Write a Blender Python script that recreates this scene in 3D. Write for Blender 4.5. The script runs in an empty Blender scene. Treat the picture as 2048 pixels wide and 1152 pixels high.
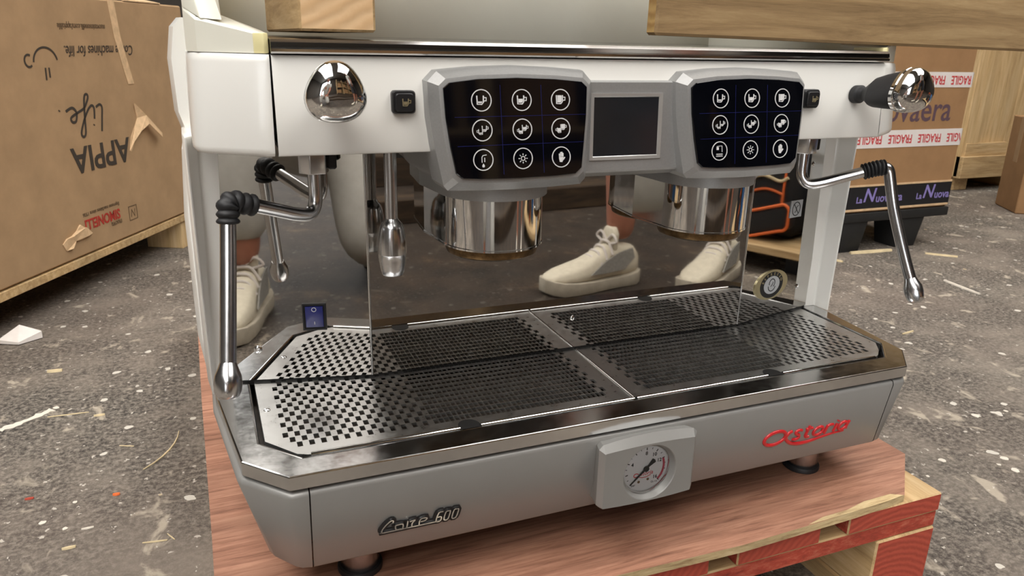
import bpy, bmesh, math, random
from mathutils import Vector, Matrix
random.seed(7)
R = math.radians
scene = bpy.context.scene
COL = scene.collection
ZO = 0.305            # the machine's drip tray plane (z = 0 in machine coordinates) above the floor

# ------------------------------------------------------------------ camera
cam_data = bpy.data.cameras.new('camera')
cam = bpy.data.objects.new('camera', cam_data)
COL.objects.link(cam)
F_PX = 1508.2175
VX = Vector((4923 - 1024, 170 - 576, F_PX)).normalized()
VZ = -Vector((920 - 1024, 5180 - 576, F_PX)).normalized()
VZ = (VZ - VX * VX.dot(VZ)).normalized()
VY = VZ.cross(VX)
rot = Matrix((VX, VY, VZ))                      # camera (x right, y down, z forward) -> world
rot = rot @ Matrix(((1, 0, 0), (0, -1, 0), (0, 0, -1)))
cam.matrix_world = Matrix.Translation((-0.3660, -0.5460, 0.3320 + ZO)) @ rot.to_4x4()
cam_data.sensor_width = 36
cam_data.lens = F_PX / 2048 * 36
cam_data.clip_start = 0.02
cam_data.dof.use_dof = True
cam_data.dof.focus_distance = 0.85
cam_data.dof.aperture_fstop = 18
scene.camera = cam

# ------------------------------------------------------------------ world, exposure
world = bpy.data.worlds.new('world')
scene.world = world
world.use_nodes = True
world.node_tree.nodes['Background'].inputs[0].default_value = (0.62, 0.66, 0.72, 1)
world.node_tree.nodes['Background'].inputs[1].default_value = 0.3
vs = scene.view_settings
vs.view_transform = 'Standard'
vs.look = 'None'
vs.gamma = 1
vs.use_curve_mapping = False
vs.exposure = -0.15
SKY_POWER = 6.0
DOOR_POWER = 6.0

# ------------------------------------------------------------------ materials
def srgb(r, g, b):
    f = lambda c: (c / 255 / 12.92) if c / 255 <= 0.04045 else ((c / 255 + 0.055) / 1.055) ** 2.4
    return (f(r), f(g), f(b), 1)

def new_mat(name):
    m = bpy.data.materials.new(name)
    m.use_nodes = True
    nt = m.node_tree
    b = nt.nodes['Principled BSDF']
    return m, nt, b

def noise_ramp(nt, scale, stops, detail=6, rough=0.6, vec_scale=(1, 1, 1), dist=0.0, coord=None):
    N = nt.nodes; L = nt.links
    tc = N.new('ShaderNodeTexCoord')
    mp = N.new('ShaderNodeMapping')
    mp.inputs['Scale'].default_value = vec_scale
    L.new(tc.outputs['Object'], mp.inputs['Vector'])
    no = N.new('ShaderNodeTexNoise')
    no.inputs['Scale'].default_value = scale
    no.inputs['Detail'].default_value = detail
    no.inputs['Roughness'].default_value = rough
    no.inputs['Distortion'].default_value = dist
    L.new(mp.outputs[0], no.inputs['Vector'])
    rp = N.new('ShaderNodeValToRGB')
    els = rp.color_ramp.elements
    while len(els) > 1: els.remove(els[-1])
    els[0].position, els[0].color = stops[0]
    for p, c in stops[1:]:
        e = els.new(p); e.color = c
    L.new(no.outputs['Fac'], rp.inputs['Fac'])
    return no, rp

def plain(name, col, rough=0.5, metal=0.0, coat=0.0, vary=0.06, bump=0.0, scale=40, rvary=0.0, spec=0.5):
    m, nt, b = new_mat(name)
    c = col
    lo = tuple(max(0, x * (1 - vary)) for x in c[:3]) + (1,)
    hi = tuple(min(1, x * (1 + vary)) for x in c[:3]) + (1,)
    no, rp = noise_ramp(nt, scale, [(0.3, lo), (0.7, hi)])
    nt.links.new(rp.outputs[0], b.inputs['Base Color'])
    b.inputs['Roughness'].default_value = rough
    b.inputs['Metallic'].default_value = metal
    b.inputs['Coat Weight'].default_value = coat
    b.inputs['Coat Roughness'].default_value = 0.06
    b.inputs['Specular IOR Level'].default_value = spec
    if rvary:
        mr = nt.nodes.new('ShaderNodeMapRange')
        mr.inputs[1].default_value = 0.3; mr.inputs[2].default_value = 0.75
        mr.inputs[3].default_value = rough; mr.inputs[4].default_value = rough + rvary
        nt.links.new(no.outputs['Fac'], mr.inputs[0])
        nt.links.new(mr.outputs[0], b.inputs['Roughness'])
    if bump:
        bp = nt.nodes.new('ShaderNodeBump')
        bp.inputs['Strength'].default_value = bump
        bp.inputs['Distance'].default_value = 0.001
        nt.links.new(no.outputs['Fac'], bp.inputs['Height'])
        nt.links.new(bp.outputs[0], b.inputs['Normal'])
    return m

def steel(name, col, rough, smear=0.05, stretch=(1, 1, 1), scale=60, bump=0.0):
    """polished sheet steel with faint wipe marks in the gloss"""
    m, nt, b = new_mat(name)
    b.inputs['Metallic'].default_value = 1
    no, rp = noise_ramp(nt, scale, [(0.25, tuple(x * 0.9 for x in col[:3]) + (1,)), (0.75, col)], vec_scale=stretch, detail=8, rough=0.7)
    nt.links.new(rp.outputs[0], b.inputs['Base Color'])
    mr = nt.nodes.new('ShaderNodeMapRange')
    mr.inputs[1].default_value = 0.35; mr.inputs[2].default_value = 0.8
    mr.inputs[3].default_value = rough; mr.inputs[4].default_value = rough + smear
    nt.links.new(no.outputs['Fac'], mr.inputs[0])
    nt.links.new(mr.outputs[0], b.inputs['Roughness'])
    if bump:
        n2 = nt.nodes.new('ShaderNodeTexNoise'); n2.inputs['Scale'].default_value = 9
        tc = nt.nodes.new('ShaderNodeTexCoord'); nt.links.new(tc.outputs['Object'], n2.inputs['Vector'])
        bp = nt.nodes.new('ShaderNodeBump'); bp.inputs['Strength'].default_value = bump; bp.inputs['Distance'].default_value = 0.002
        nt.links.new(n2.outputs['Fac'], bp.inputs['Height']); nt.links.new(bp.outputs[0], b.inputs['Normal'])
    return m

def wood(name, dark, mid, light, axis='x', scale=60, rough=0.65, bump=0.25, streak=14):
    m, nt, b = new_mat(name)
    s = {'x': (1 / streak, 1, 1), 'y': (1, 1 / streak, 1), 'z': (1, 1, 1 / streak)}[axis]
    no, rp = noise_ramp(nt, scale, [(0.28, dark), (0.5, mid), (0.72, light)], vec_scale=s, detail=9, rough=0.72, dist=0.4)
    # broad figure
    n2, r2 = noise_ramp(nt, scale * 0.12, [(0.3, (0.72, 0.70, 0.68, 1)), (0.7, (1.08, 1.05, 1.02, 1))], vec_scale=tuple(x if x == 1 else x * 2 for x in s), detail=3)
    mx = nt.nodes.new('ShaderNodeMix'); mx.data_type = 'RGBA'; mx.blend_type = 'MULTIPLY'
    mx.inputs['Factor'].default_value = 1
    nt.links.new(rp.outputs[0], mx.inputs['A']); nt.links.new(r2.outputs[0], mx.inputs['B'])
    nt.links.new(mx.outputs['Result'], b.inputs['Base Color'])
    b.inputs['Roughness'].default_value = rough
    bp = nt.nodes.new('ShaderNodeBump'); bp.inputs['Strength'].default_value = bump; bp.inputs['Distance'].default_value = 0.001
    nt.links.new(no.outputs['Fac'], bp.inputs['Height']); nt.links.new(bp.outputs[0], b.inputs['Normal'])
    return m

def end_grain(name, a, c, scale=60, centre=(0, 0, 0), rough=0.7, axis='Y'):
    m, nt, b = new_mat(name)
    N = nt.nodes; L = nt.links
    tc = N.new('ShaderNodeTexCoord'); mp = N.new('ShaderNodeMapping')
    mp.inputs['Location'].default_value = tuple(-x for x in centre)
    L.new(tc.outputs['Object'], mp.inputs['Vector'])
    wv = N.new('ShaderNodeTexWave'); wv.wave_type = 'RINGS'; wv.rings_direction = axis
    wv.inputs['Scale'].default_value = scale; wv.inputs['Distortion'].default_value = 2.2
    wv.inputs['Detail'].default_value = 4; wv.inputs['Detail Scale'].default_value = 3
    L.new(mp.outputs[0], wv.inputs['Vector'])
    rp = N.new('ShaderNodeValToRGB'); rp.color_ramp.elements[0].color = a; rp.color_ramp.elements[1].color = c
    L.new(wv.outputs['Fac'], rp.inputs['Fac']); L.new(rp.outputs[0], b.inputs['Base Color'])
    b.inputs['Roughness'].default_value = rough
    bp = N.new('ShaderNodeBump'); bp.inputs['Strength'].default_value = 0.3; bp.inputs['Distance'].default_value = 0.001
    L.new(wv.outputs['Fac'], bp.inputs['Height']); L.new(bp.outputs[0], b.inputs['Normal'])
    return m

def emitter(name, col, power):
    m, nt, b = new_mat(name)
    b.inputs['Base Color'].default_value = (0.8, 0.8, 0.8, 1)
    b.inputs['Emission Color'].default_value = col
    b.inputs['Emission Strength'].default_value = power
    return m

M = {}
M['white'] = plain('white_plastic', srgb(238, 236, 230), 0.28, coat=0.35, vary=0.02, scale=6)
M['cream'] = plain('cream_plastic', srgb(236, 234, 220), 0.35, coat=0.15, vary=0.03, scale=12)
M['yellowed'] = plain('yellowed_plastic', srgb(236, 226, 172), 0.35, coat=0.15, vary=0.04, scale=30)
M['mirror'] = steel('mirror_steel', (0.60, 0.58, 0.55, 1), 0.012, 0.03, scale=25, bump=0.010)
M['tray_steel'] = steel('tray_steel', (0.66, 0.66, 0.66, 1), 0.12, 0.12, stretch=(1, 1, 1), scale=90)
M['grille_steel'] = steel('grille_steel', (0.70, 0.70, 0.69, 1), 0.27, 0.16, scale=140)
M['chrome'] = steel('chrome', (0.80, 0.80, 0.79, 1), 0.04, 0.04, scale=70)
M['rail'] = steel('polished_rail', (0.62, 0.61, 0.60, 1), 0.1, 0.06, stretch=(0.05, 1, 1), scale=60)
M['tube'] = steel('tube_steel', (0.70, 0.70, 0.71, 1), 0.20, 0.06, scale=30)
M['silver'] = plain('silver_paint', srgb(168, 168, 167), 0.42, metal=0.55, vary=0.05, scale=500)
M['base_grey'] = plain('grey_enamel', srgb(150, 149, 146), 0.34, metal=0.3, vary=0.03, scale=18, rvary=0.08)
M['black'] = plain('black_plastic', srgb(26, 26, 28), 0.45, vary=0.15)
M['soft_black'] = plain('matt_black_plastic', srgb(32, 32, 34), 0.6, vary=0.15, bump=0.05, scale=300)
M['glass'] = plain('black_glass', srgb(6, 7, 12), 0.05, vary=0.2)
M['rubber'] = plain('black_rubber', srgb(30, 30, 32), 0.55, vary=0.2, scale=80)
M['dark'] = plain('dark_metal', srgb(26, 25, 24), 0.6, metal=0.3, vary=0.3)
M['basin'] = plain('stained_basin', srgb(58, 50, 42), 0.45, metal=0.5, vary=0.5, scale=30)
M['brass'] = plain('coffee_stained_ring', srgb(112, 88, 58), 0.35, metal=0.85, vary=0.5, scale=120)
M['print_white'] = plain('white_print', srgb(225, 225, 225), 0.5, vary=0.02)
M['blue_line'] = plain('blue_led_line', srgb(22, 28, 92), 0.4, vary=0.1)  # faint LED line reflections put in as dark blue colour
M['screen'] = plain('dark_screen', srgb(34, 36, 40), 0.12, vary=0.15, scale=15)
M['bezel'] = plain('bright_bezel', srgb(205, 205, 203), 0.3, metal=0.6, vary=0.03)
M['red_enamel'] = plain('red_enamel', srgb(205, 34, 40), 0.3, coat=0.4, vary=0.08)
M['navy'] = plain('blue_rocker', srgb(38, 44, 112), 0.25, vary=0.15, coat=0.3)
M['dial'] = plain('dial_white', srgb(225, 224, 224), 0.5, vary=0.02)
M['dial_red'] = plain('dial_red', srgb(180, 60, 80), 0.5, vary=0.05)
M['ink'] = plain('black_ink', srgb(28, 28, 28), 0.6, vary=0.1)
M['badge'] = plain('badge_gold', srgb(196, 186, 150), 0.3, metal=0.7, vary=0.1)
M['sticker'] = plain('grey_sticker', srgb(176, 178, 180), 0.5, vary=0.03)
M['plywood'] = wood('red_plywood', srgb(112, 72, 56), srgb(174, 126, 103), srgb(204, 156, 130), 'x', 170, 0.6, 0.2, 16)
M['ply_edge'] = wood('plywood_edge', srgb(150, 120, 84), srgb(204, 182, 138), srgb(224, 206, 164), 'x', 220, 0.8, 0.4, 8)
M['pine_x'] = wood('pine_x', srgb(156, 126, 84), srgb(200, 170, 124), srgb(222, 198, 156), 'x', 90)
M['pine_y'] = wood('pine_y', srgb(156, 126, 84), srgb(200, 170, 124), srgb(222, 198, 156), 'y', 90)
M['pine_z'] = wood('pine_z', srgb(176, 142, 94), srgb(214, 184, 136), srgb(232, 208, 166), 'z', 50)
M['beam'] = wood('aged_pine', srgb(118, 94, 62), srgb(166, 138, 98), srgb(196, 170, 126), 'x', 60, 0.75, 0.3, 12)
M['old_timber'] = wood('weathered_timber', srgb(40, 32, 24), srgb(66, 52, 38), srgb(92, 74, 52), 'x', 40, 0.85, 0.4, 10)
M['end_pine'] = end_grain('pine_end_grain', srgb(226, 190, 146), srgb(217, 178, 132), 30, (-0.30, 0, 0.60))
M['end_beam'] = end_grain('beam_end_grain', srgb(206, 170, 110), srgb(180, 142, 88), 30, (0, 0, 0))
M['red_wood'] = wood('red_painted_wood', srgb(116, 46, 34), srgb(180, 72, 53), srgb(204, 124, 98), 'x', 130, 0.8, 0.7, 3)
M['red_end'] = end_grain('red_painted_end', srgb(180, 78, 58), srgb(164, 67, 50), 40, (0.33, 0, -0.03))
M['card'] = plain('cardboard', srgb(172, 142, 108), 0.85, vary=0.1, bump=0.12, scale=14, spec=0.2)
M['card_dark'] = plain('brown_cardboard', srgb(160, 124, 88), 0.85, vary=0.1, bump=0.1, scale=12, spec=0.2)
M['card_torn'] = plain('torn_card', srgb(214, 182, 144), 0.9, vary=0.15, bump=0.4, scale=60, spec=0.1)
M['card_print'] = plain('charcoal_card_print', srgb(62, 54, 46), 0.8, vary=0.15)
M['card_grey'] = plain('faded_card_print', srgb(104, 84, 62), 0.8, vary=0.15)
M['card_red'] = plain('red_card_print', srgb(176, 52, 40), 0.8, vary=0.15)
M['card_purple'] = plain('purple_card_print', srgb(92, 70, 80), 0.8, vary=0.15)
M['tape'] = plain('white_tape', srgb(232, 226, 222), 0.35, vary=0.04, bump=0.15, scale=25)
M['tape_red'] = plain('tape_red_print', srgb(200, 60, 62), 0.5, vary=0.1)
M['band'] = plain('black_band', srgb(24, 24, 28), 0.5, vary=0.2)
M['lavender'] = plain('lavender_print', srgb(140, 128, 190), 0.5, vary=0.08)
M['pallet_black'] = plain('black_pallet_plastic', srgb(30, 30, 30), 0.6, vary=0.2)
M['paper'] = plain('white_paper', srgb(225, 218, 212), 0.8, vary=0.06)
M['straw'] = plain('pale_splinter', srgb(206, 188, 150), 0.8, vary=0.15)
M['flake'] = plain('paint_flake', srgb(214, 206, 192), 0.8, vary=0.1)
M['orange'] = plain('orange_piping', srgb(226, 108, 48), 0.6, vary=0.1)
M['bag'] = plain('black_canvas', srgb(30, 29, 29), 0.85, vary=0.3, bump=0.3, scale=200)
M['denim'] = plain('blue_cloth', srgb(44, 82, 128), 0.9, vary=0.25, bump=0.4, scale=20)
M['skin'] = plain('skin', srgb(168, 112, 90), 0.55, vary=0.08, scale=20)
M['hair'] = plain('dark_hair', srgb(42, 32, 26), 0.7, vary=0.3, bump=0.4, scale=120)
M['grey_cloth'] = plain('pale_grey_cloth', srgb(188, 186, 180), 0.9, vary=0.08, bump=0.6, scale=26)
M['dark_cloth'] = plain('charcoal_cloth', srgb(52, 52, 56), 0.9, vary=0.15, bump=0.4, scale=26)
M['shoe'] = plain('white_leather', srgb(226, 218, 198), 0.6, vary=0.08, bump=0.2, scale=60)
M['mesh_grey'] = plain('grey_mesh', srgb(150, 148, 142), 0.8, vary=0.2, bump=0.4, scale=150)
M['sole'] = plain('grey_sole', srgb(186, 178, 162), 0.8, vary=0.15)
M['lens'] = plain('brown_eye', srgb(40, 28, 22), 0.2)
M['lip'] = plain('lip', srgb(150, 84, 76), 0.5)
M['wall'] = plain('painted_block_wall', srgb(70, 64, 58), 0.85, vary=0.12, bump=0.2, scale=4)
M['ceiling'] = plain('ceiling_board', srgb(128, 124, 118), 0.9, vary=0.08, scale=3)
M['skylight'] = emitter('skylight_glazing', (1.0, 0.97, 0.93, 1), SKY_POWER)
M['door_light'] = emitter('daylit_glazing', (0.93, 0.97, 1.0, 1), DOOR_POWER)
M['clear'] = None
def clear_glass():
    m, nt, b = new_mat('clear_lens')
    N = nt.nodes; L = nt.links
    tr = N.new('ShaderNodeBsdfTransparent'); gl_ = N.new('ShaderNodeBsdfGlossy'); gl_.inputs['Roughness'].default_value = 0.03
    fr_ = N.new('ShaderNodeFresnel'); fr_.inputs['IOR'].default_value = 1.4
    mx_ = N.new('ShaderNodeMixShader'); L.new(fr_.outputs[0], mx_.inputs[0]); L.new(tr.outputs[0], mx_.inputs[1]); L.new(gl_.outputs[0], mx_.inputs[2])
    L.new(mx_.outputs[0], N['Material Output'].inputs['Surface'])
    return m
M['clear'] = clear_glass()

def floor_mat():
    m, nt, b = new_mat('stained_concrete')
    N = nt.nodes; L = nt.links
    def mix(fac, A, B):
        x = N.new('ShaderNodeMix'); x.data_type = 'RGBA'
        L.new(fac, x.inputs['Factor']); 
        if isinstance(A, tuple): x.inputs['A'].default_value = A
        else: L.new(A, x.inputs['A'])
        if isinstance(B, tuple): x.inputs['B'].default_value = B
        else: L.new(B, x.inputs['B'])
        return x.outputs['Result']
    n1, r1 = noise_ramp(nt, 115, [(0.40, srgb(34, 32, 30)), (0.48, srgb(84, 79, 73)), (0.53, srgb(118, 111, 102)), (0.64, srgb(158, 150, 138))], detail=10, rough=0.8)
    n2, r2 = noise_ramp(nt, 5, [(0.46, (0, 0, 0, 1)), (0.66, (0.75, 0.75, 0.75, 1))], detail=6)
    c = mix(r2.outputs[0], r1.outputs[0], srgb(146, 136, 124))
    n5, r5 = noise_ramp(nt, 1.7, [(0.35, (0, 0, 0, 1)), (0.7, (0.45, 0.45, 0.45, 1))], detail=4)
    c = mix(r5.outputs[0], c, srgb(122, 108, 98))
    n3, r3 = noise_ramp(nt, 30, [(0.60, (0, 0, 0, 1)), (0.68, (0.75, 0.75, 0.75, 1))], detail=4, vec_scale=(0.6, 0.45, 1), dist=0.6)
    c = mix(r3.outputs[0], c, srgb(188, 176, 158))
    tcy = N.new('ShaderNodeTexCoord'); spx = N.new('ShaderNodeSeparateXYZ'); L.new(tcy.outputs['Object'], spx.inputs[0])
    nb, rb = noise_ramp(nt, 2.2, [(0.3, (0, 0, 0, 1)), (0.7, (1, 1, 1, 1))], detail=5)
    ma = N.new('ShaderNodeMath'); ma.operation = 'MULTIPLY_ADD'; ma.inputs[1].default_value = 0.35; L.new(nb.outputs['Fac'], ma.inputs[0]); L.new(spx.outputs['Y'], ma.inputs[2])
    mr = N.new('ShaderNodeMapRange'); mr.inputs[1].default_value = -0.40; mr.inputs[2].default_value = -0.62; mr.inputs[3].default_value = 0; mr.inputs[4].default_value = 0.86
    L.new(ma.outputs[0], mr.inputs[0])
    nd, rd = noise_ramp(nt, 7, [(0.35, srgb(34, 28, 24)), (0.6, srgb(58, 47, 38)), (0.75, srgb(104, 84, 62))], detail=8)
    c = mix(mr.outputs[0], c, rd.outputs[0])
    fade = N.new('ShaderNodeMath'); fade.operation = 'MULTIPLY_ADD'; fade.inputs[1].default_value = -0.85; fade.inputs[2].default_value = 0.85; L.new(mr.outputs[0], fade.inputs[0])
    # droplets of pale paint
    for sc, thr, col, seedv in ((22, 0.16, srgb(216, 210, 198), 0), (60, 0.17, srgb(200, 192, 180), 3.3), (9, 0.06, srgb(186, 168, 136), 7.7)):
        tc = N.new('ShaderNodeTexCoord'); mp = N.new('ShaderNodeMapping'); mp.inputs['Location'].default_value = (seedv, seedv * 2, 0)
        L.new(tc.outputs['Object'], mp.inputs['Vector'])
        nz = N.new('ShaderNodeTexNoise'); nz.inputs['Scale'].default_value = sc * 2.0; L.new(mp.outputs[0], nz.inputs['Vector'])
        ad = N.new('ShaderNodeMix'); ad.data_type = 'VECTOR'; ad.inputs['Factor'].default_value = 0.018
        L.new(mp.outputs[0], ad.inputs['A']); L.new(nz.outputs['Color'], ad.inputs['B'])
        vo = N.new('ShaderNodeTexVoronoi'); vo.inputs['Scale'].default_value = sc; L.new(ad.outputs['Result'], vo.inputs['Vector'])
        lt = N.new('ShaderNodeMath'); lt.operation = 'LESS_THAN'; lt.inputs[1].default_value = thr; L.new(vo.outputs['Distance'], lt.inputs[0])
        # keep only some of the cells
        sp = N.new('ShaderNodeSeparateColor'); L.new(vo.outputs['Color'], sp.inputs[0])
        gt = N.new('ShaderNodeMath'); gt.operation = 'GREATER_THAN'; gt.inputs[1].default_value = 0.62; L.new(sp.outputs[0], gt.inputs[0])
        mu = N.new('ShaderNodeMath'); mu.operation = 'MULTIPLY'; L.new(lt.outputs[0], mu.inputs[0]); L.new(gt.outputs[0], mu.inputs[1])
        m2 = N.new('ShaderNodeMath'); m2.operation = 'MULTIPLY'; L.new(fade.outputs[0], m2.inputs[1]); L.new(mu.outputs[0], m2.inputs[0])
        c = mix(m2.outputs[0], c, col)
    L.new(c, b.inputs['Base Color'])
    b.inputs['Roughness'].default_value = 0.72
    b.inputs['Specular IOR Level'].default_value = 0.3
    bp = N.new('ShaderNodeBump'); bp.inputs['Strength'].default_value = 0.5; bp.inputs['Distance'].default_value = 0.003
    L.new(n1.outputs['Fac'], bp.inputs['Height']); L.new(bp.outputs[0], b.inputs['Normal'])
    return m
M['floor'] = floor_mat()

# ------------------------------------------------------------------ mesh helpers
def world_of(o):
    p = Vector((0, 0, 0))
    while o is not None:
        p += o.location; o = o.parent
    return p

def mk(name, verts, faces, mat, parent=None, smooth=False, dz=0.0, bevel=0.0, seg=2, fm=None, origin=None, auto=None, weld=0.0):
    """verts in scene coordinates (dz added to z); the object sits at origin or, when parented, so that its mesh stays where given"""
    bm = bmesh.new()
    vv = [bm.verts.new((v[0], v[1], v[2] + dz)) for v in verts]
    bm.verts.ensure_lookup_table()
    for i, f in enumerate(faces):
        try:
            fc = bm.faces.new([vv[k] for k in f])
            if fm: fc.material_index = fm[i]
        except ValueError:
            pass
    if weld: bmesh.ops.remove_doubles(bm, verts=bm.verts, dist=weld)
    bmesh.ops.recalc_face_normals(bm, faces=bm.faces)
    if bevel:
        es = [e for e in bm.edges if len(e.link_faces) == 2 and e.calc_face_angle(0) > 0.35]
        bmesh.ops.bevel(bm, geom=es, offset=bevel, segments=seg, profile=0.5, affect='EDGES', clamp_overlap=True)
    if smooth:
        for f in bm.faces: f.smooth = True
    ang = 0.6 if auto is None else auto
    if smooth or bevel:
        for f in bm.faces: f.smooth = True
        for e in bm.edges:
            if len(e.link_faces) == 2 and e.calc_face_angle(0) > ang: e.smooth = False
    me = bpy.data.meshes.new(name)
    org = Vector(origin) if origin is not None else Vector((0, 0, 0))
    if origin is not None:
        bmesh.ops.translate(bm, verts=bm.verts, vec=-org)
    bm.to_mesh(me); bm.free()
    for m_ in (mat if isinstance(mat, (list, tuple)) else [mat]): me.materials.append(m_)
    o = bpy.data.objects.new(name, me)
    COL.objects.link(o)
    if parent is not None:
        o.parent = parent
        o.location = org - world_of(parent)
    else:
        o.location = org
    return o

def empty(name, loc, label, cat, group=None):
    o = bpy.data.objects.new(name, None)
    o.empty_display_size = 0.05
    COL.objects.link(o); o.location = loc
    return tag(o, label, cat, group)

def tag(o, label=None, cat=None, group=None, kind=None):
    if label: o['label'] = label
    if cat: o['category'] = cat
    if group: o['group'] = group
    if kind: o['kind'] = kind
    return o

def boxv(x0, x1, y0, y1, z0, z1):
    v = [(x0, y0, z0), (x1, y0, z0), (x1, y1, z0), (x0, y1, z0), (x0, y0, z1), (x1, y0, z1), (x1, y1, z1), (x0, y1, z1)]
    f = [(0, 3, 2, 1), (4, 5, 6, 7), (0, 1, 5, 4), (1, 2, 6, 5), (2, 3, 7, 6), (3, 0, 4, 7)]   # bottom, top, front(-y), right(+x), back, left
    return v, f

def box(name, x0, x1, y0, y1, z0, z1, mat, parent=None, dz=0.0, bevel=0.0, fm=None, origin=None, seg=1):
    v, f = boxv(x0, x1, y0, y1, z0, z1)
    return mk(name, v, f, mat, parent, dz=dz, bevel=bevel, fm=fm, origin=origin, seg=seg)

def fbox(name, P, U, V, W_, u0, u1, v0, v1, w0, w1, mat, parent=None, bevel=0.0, fm=None, dz=0.0):
    """box in a local frame P + uU + vV + wW"""
    P = Vector(P); U = Vector(U); V = Vector(V); W_ = Vector(W_)
    v, f = boxv(u0, u1, v0, v1, w0, w1)
    return mk(name, [P + U * a + V * b + W_ * c for a, b, c in v], f, mat, parent, bevel=bevel, fm=fm, dz=dz, seg=1)

def loft(rings, cap0=True, cap1=True, closed=True):
    n = len(rings[0]); verts = [p for r in rings for p in r]; faces = []
    m = n if closed else n - 1
    for i in range(len(rings) - 1):
        for j in range(m):
            a = i * n + j; b = i * n + (j + 1) % n
            faces.append((a, b, b + n, a + n))
    if cap0: faces.append(tuple(range(n)))
    if cap1: faces.append(tuple((len(rings) - 1) * n + k for k in range(n)))
    return verts, faces

def basis(d):
    d = Vector(d).normalized()
    a = Vector((0, 0, 1)) if abs(d.z) < 0.9 else Vector((1, 0, 0))
    u = a.cross(d).normalized()
    return u, d.cross(u)

def smooth_path(pts, n=6):
    pts = [Vector(p) for p in pts]
    out = []
    for i in range(len(pts) - 1):
        p0 = pts[max(i - 1, 0)]; p1 = pts[i]; p2 = pts[i + 1]; p3 = pts[min(i + 2, len(pts) - 1)]
        for k in range(n):
            t = k / n
            out.append(0.5 * ((2 * p1) + (p2 - p0) * t + (2 * p0 - 5 * p1 + 4 * p2 - p3) * t * t + (3 * p1 - p0 - 3 * p2 + p3) * t ** 3))
    out.append(pts[-1])
    return out

def tubev(path, radii, seg=16):
    path = [Vector(p) for p in path]
    if not isinstance(radii, (list, tuple)): radii = [radii] * len(path)
    rings = []; u = None
    for i, p in enumerate(path):
        d = (path[min(i + 1, len(path) - 1)] - path[max(i - 1, 0)]).normalized()
        if u is None: u, v = basis(d)
        else:
            u = (u - d * u.dot(d)).normalized(); v = d.cross(u)
        rings.append([p + (u * math.cos(t) + v * math.sin(t)) * radii[i] for t in [2 * math.pi * k / seg for k in range(seg)]])
    return loft(rings)

def tube(name, path, radii, mat, parent=None, seg=16, dz=0.0, auto=0.9):
    v, f = tubev(path, radii, seg)
    return mk(name, v, f, mat, parent, smooth=True, dz=dz, auto=auto)

def lathev(P, d, prof, seg=32, caps=True):
    P = Vector(P); d = Vector(d).normalized(); u, v = basis(d)
    return loft([[P + d * h + (u * math.cos(t) + v * math.sin(t)) * r for t in [2 * math.pi * k / seg for k in range(seg)]] for r, h in prof], caps, caps)

def lathe(name, P, d, prof, mat, parent=None, seg=32, dz=0.0, auto=0.6, caps=True):
    v, f = lathev(P, d, prof, seg, caps)
    return mk(name, v, f, mat, parent, smooth=True, dz=dz, auto=auto)

def merge(*vfs):
    V = []; Fc = []
    for v, f in vfs:
        n = len(V); V += list(v); Fc += [tuple(k + n for k in q) for q in f]
    return V, Fc

def strokev(pts, w, to3, closed=False, h=0.0):
    """flat stroke of width w along 2D points, mapped to 3D with to3(u, v, lift)"""
    n = len(pts); L = []; Rr = []
    for i in range(n):
        if closed: a = pts[i - 1]; b = pts[(i + 1) % n]
        else: a = pts[max(i - 1, 0)]; b = pts[min(i + 1, n - 1)]
        dx, dy = b[0] - a[0], b[1] - a[1]; l = math.hypot(dx, dy) or 1
        ww = w[i] if isinstance(w, (list, tuple)) else w
        nx, ny = -dy / l * ww / 2, dx / l * ww / 2
        L.append((pts[i][0] + nx, pts[i][1] + ny)); Rr.append((pts[i][0] - nx, pts[i][1] - ny))
    rings = []
    for l, r in zip(L, Rr):
        rings.append([to3(l[0], l[1], 0), to3(r[0], r[1], 0), to3(r[0], r[1], h), to3(l[0], l[1], h)])
    if closed: rings.append(rings[0]); return loft(rings, False, False)
    return loft(rings)

def polyv(pts, to3, h):
    a = [to3(u, v, 0) for u, v in pts]; b = [to3(u, v, h) for u, v in pts]
    return loft([a, b])

def arc2(cx, cy, r, a0, a1, n=24, ry=None):
    ry = r if ry is None else ry
    return [(cx + r * math.cos(R(a0 + (a1 - a0) * k / n)), cy + ry * math.sin(R(a0 + (a1 - a0) * k / n))) for k in range(n + 1)]

def textv(body, size, P, U, V, shear=0.0, bold=0.0, depth=0.0004, align='CENTER', xs=1.0):
    cu = bpy.data.curves.new('t', 'FONT')
    cu.body = body; cu.size = size; cu.shear = shear; cu.offset = bold; cu.align_x = align; cu.align_y = 'CENTER'
    cu.extrude = depth / 2; cu.resolution_u = 3
    ob = bpy.data.objects.new('t', cu); COL.objects.link(ob)
    dg = bpy.context.evaluated_depsgraph_get()
    me = ob.evaluated_get(dg).to_mesh()
    P = Vector(P); U = Vector(U).normalized(); V = Vector(V).normalized(); W_ = U.cross(V)
    vs_ = [P + U * v.co.x * xs + V * v.co.y + W_ * (v.co.z + depth / 2) for v in me.vertices]
    fs = [tuple(p.vertices) for p in me.polygons]
    ob.evaluated_get(dg).to_mesh_clear()
    bpy.data.objects.remove(ob); bpy.data.curves.remove(cu)
    return vs_, fs

def text(name, body, size, P, U, V, mat, parent, **k):
    dz = k.pop('dz', 0.0)
    v, f = textv(body, size, P, U, V, **k)
    return mk(name, v, f, mat, parent, dz=dz)

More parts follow.
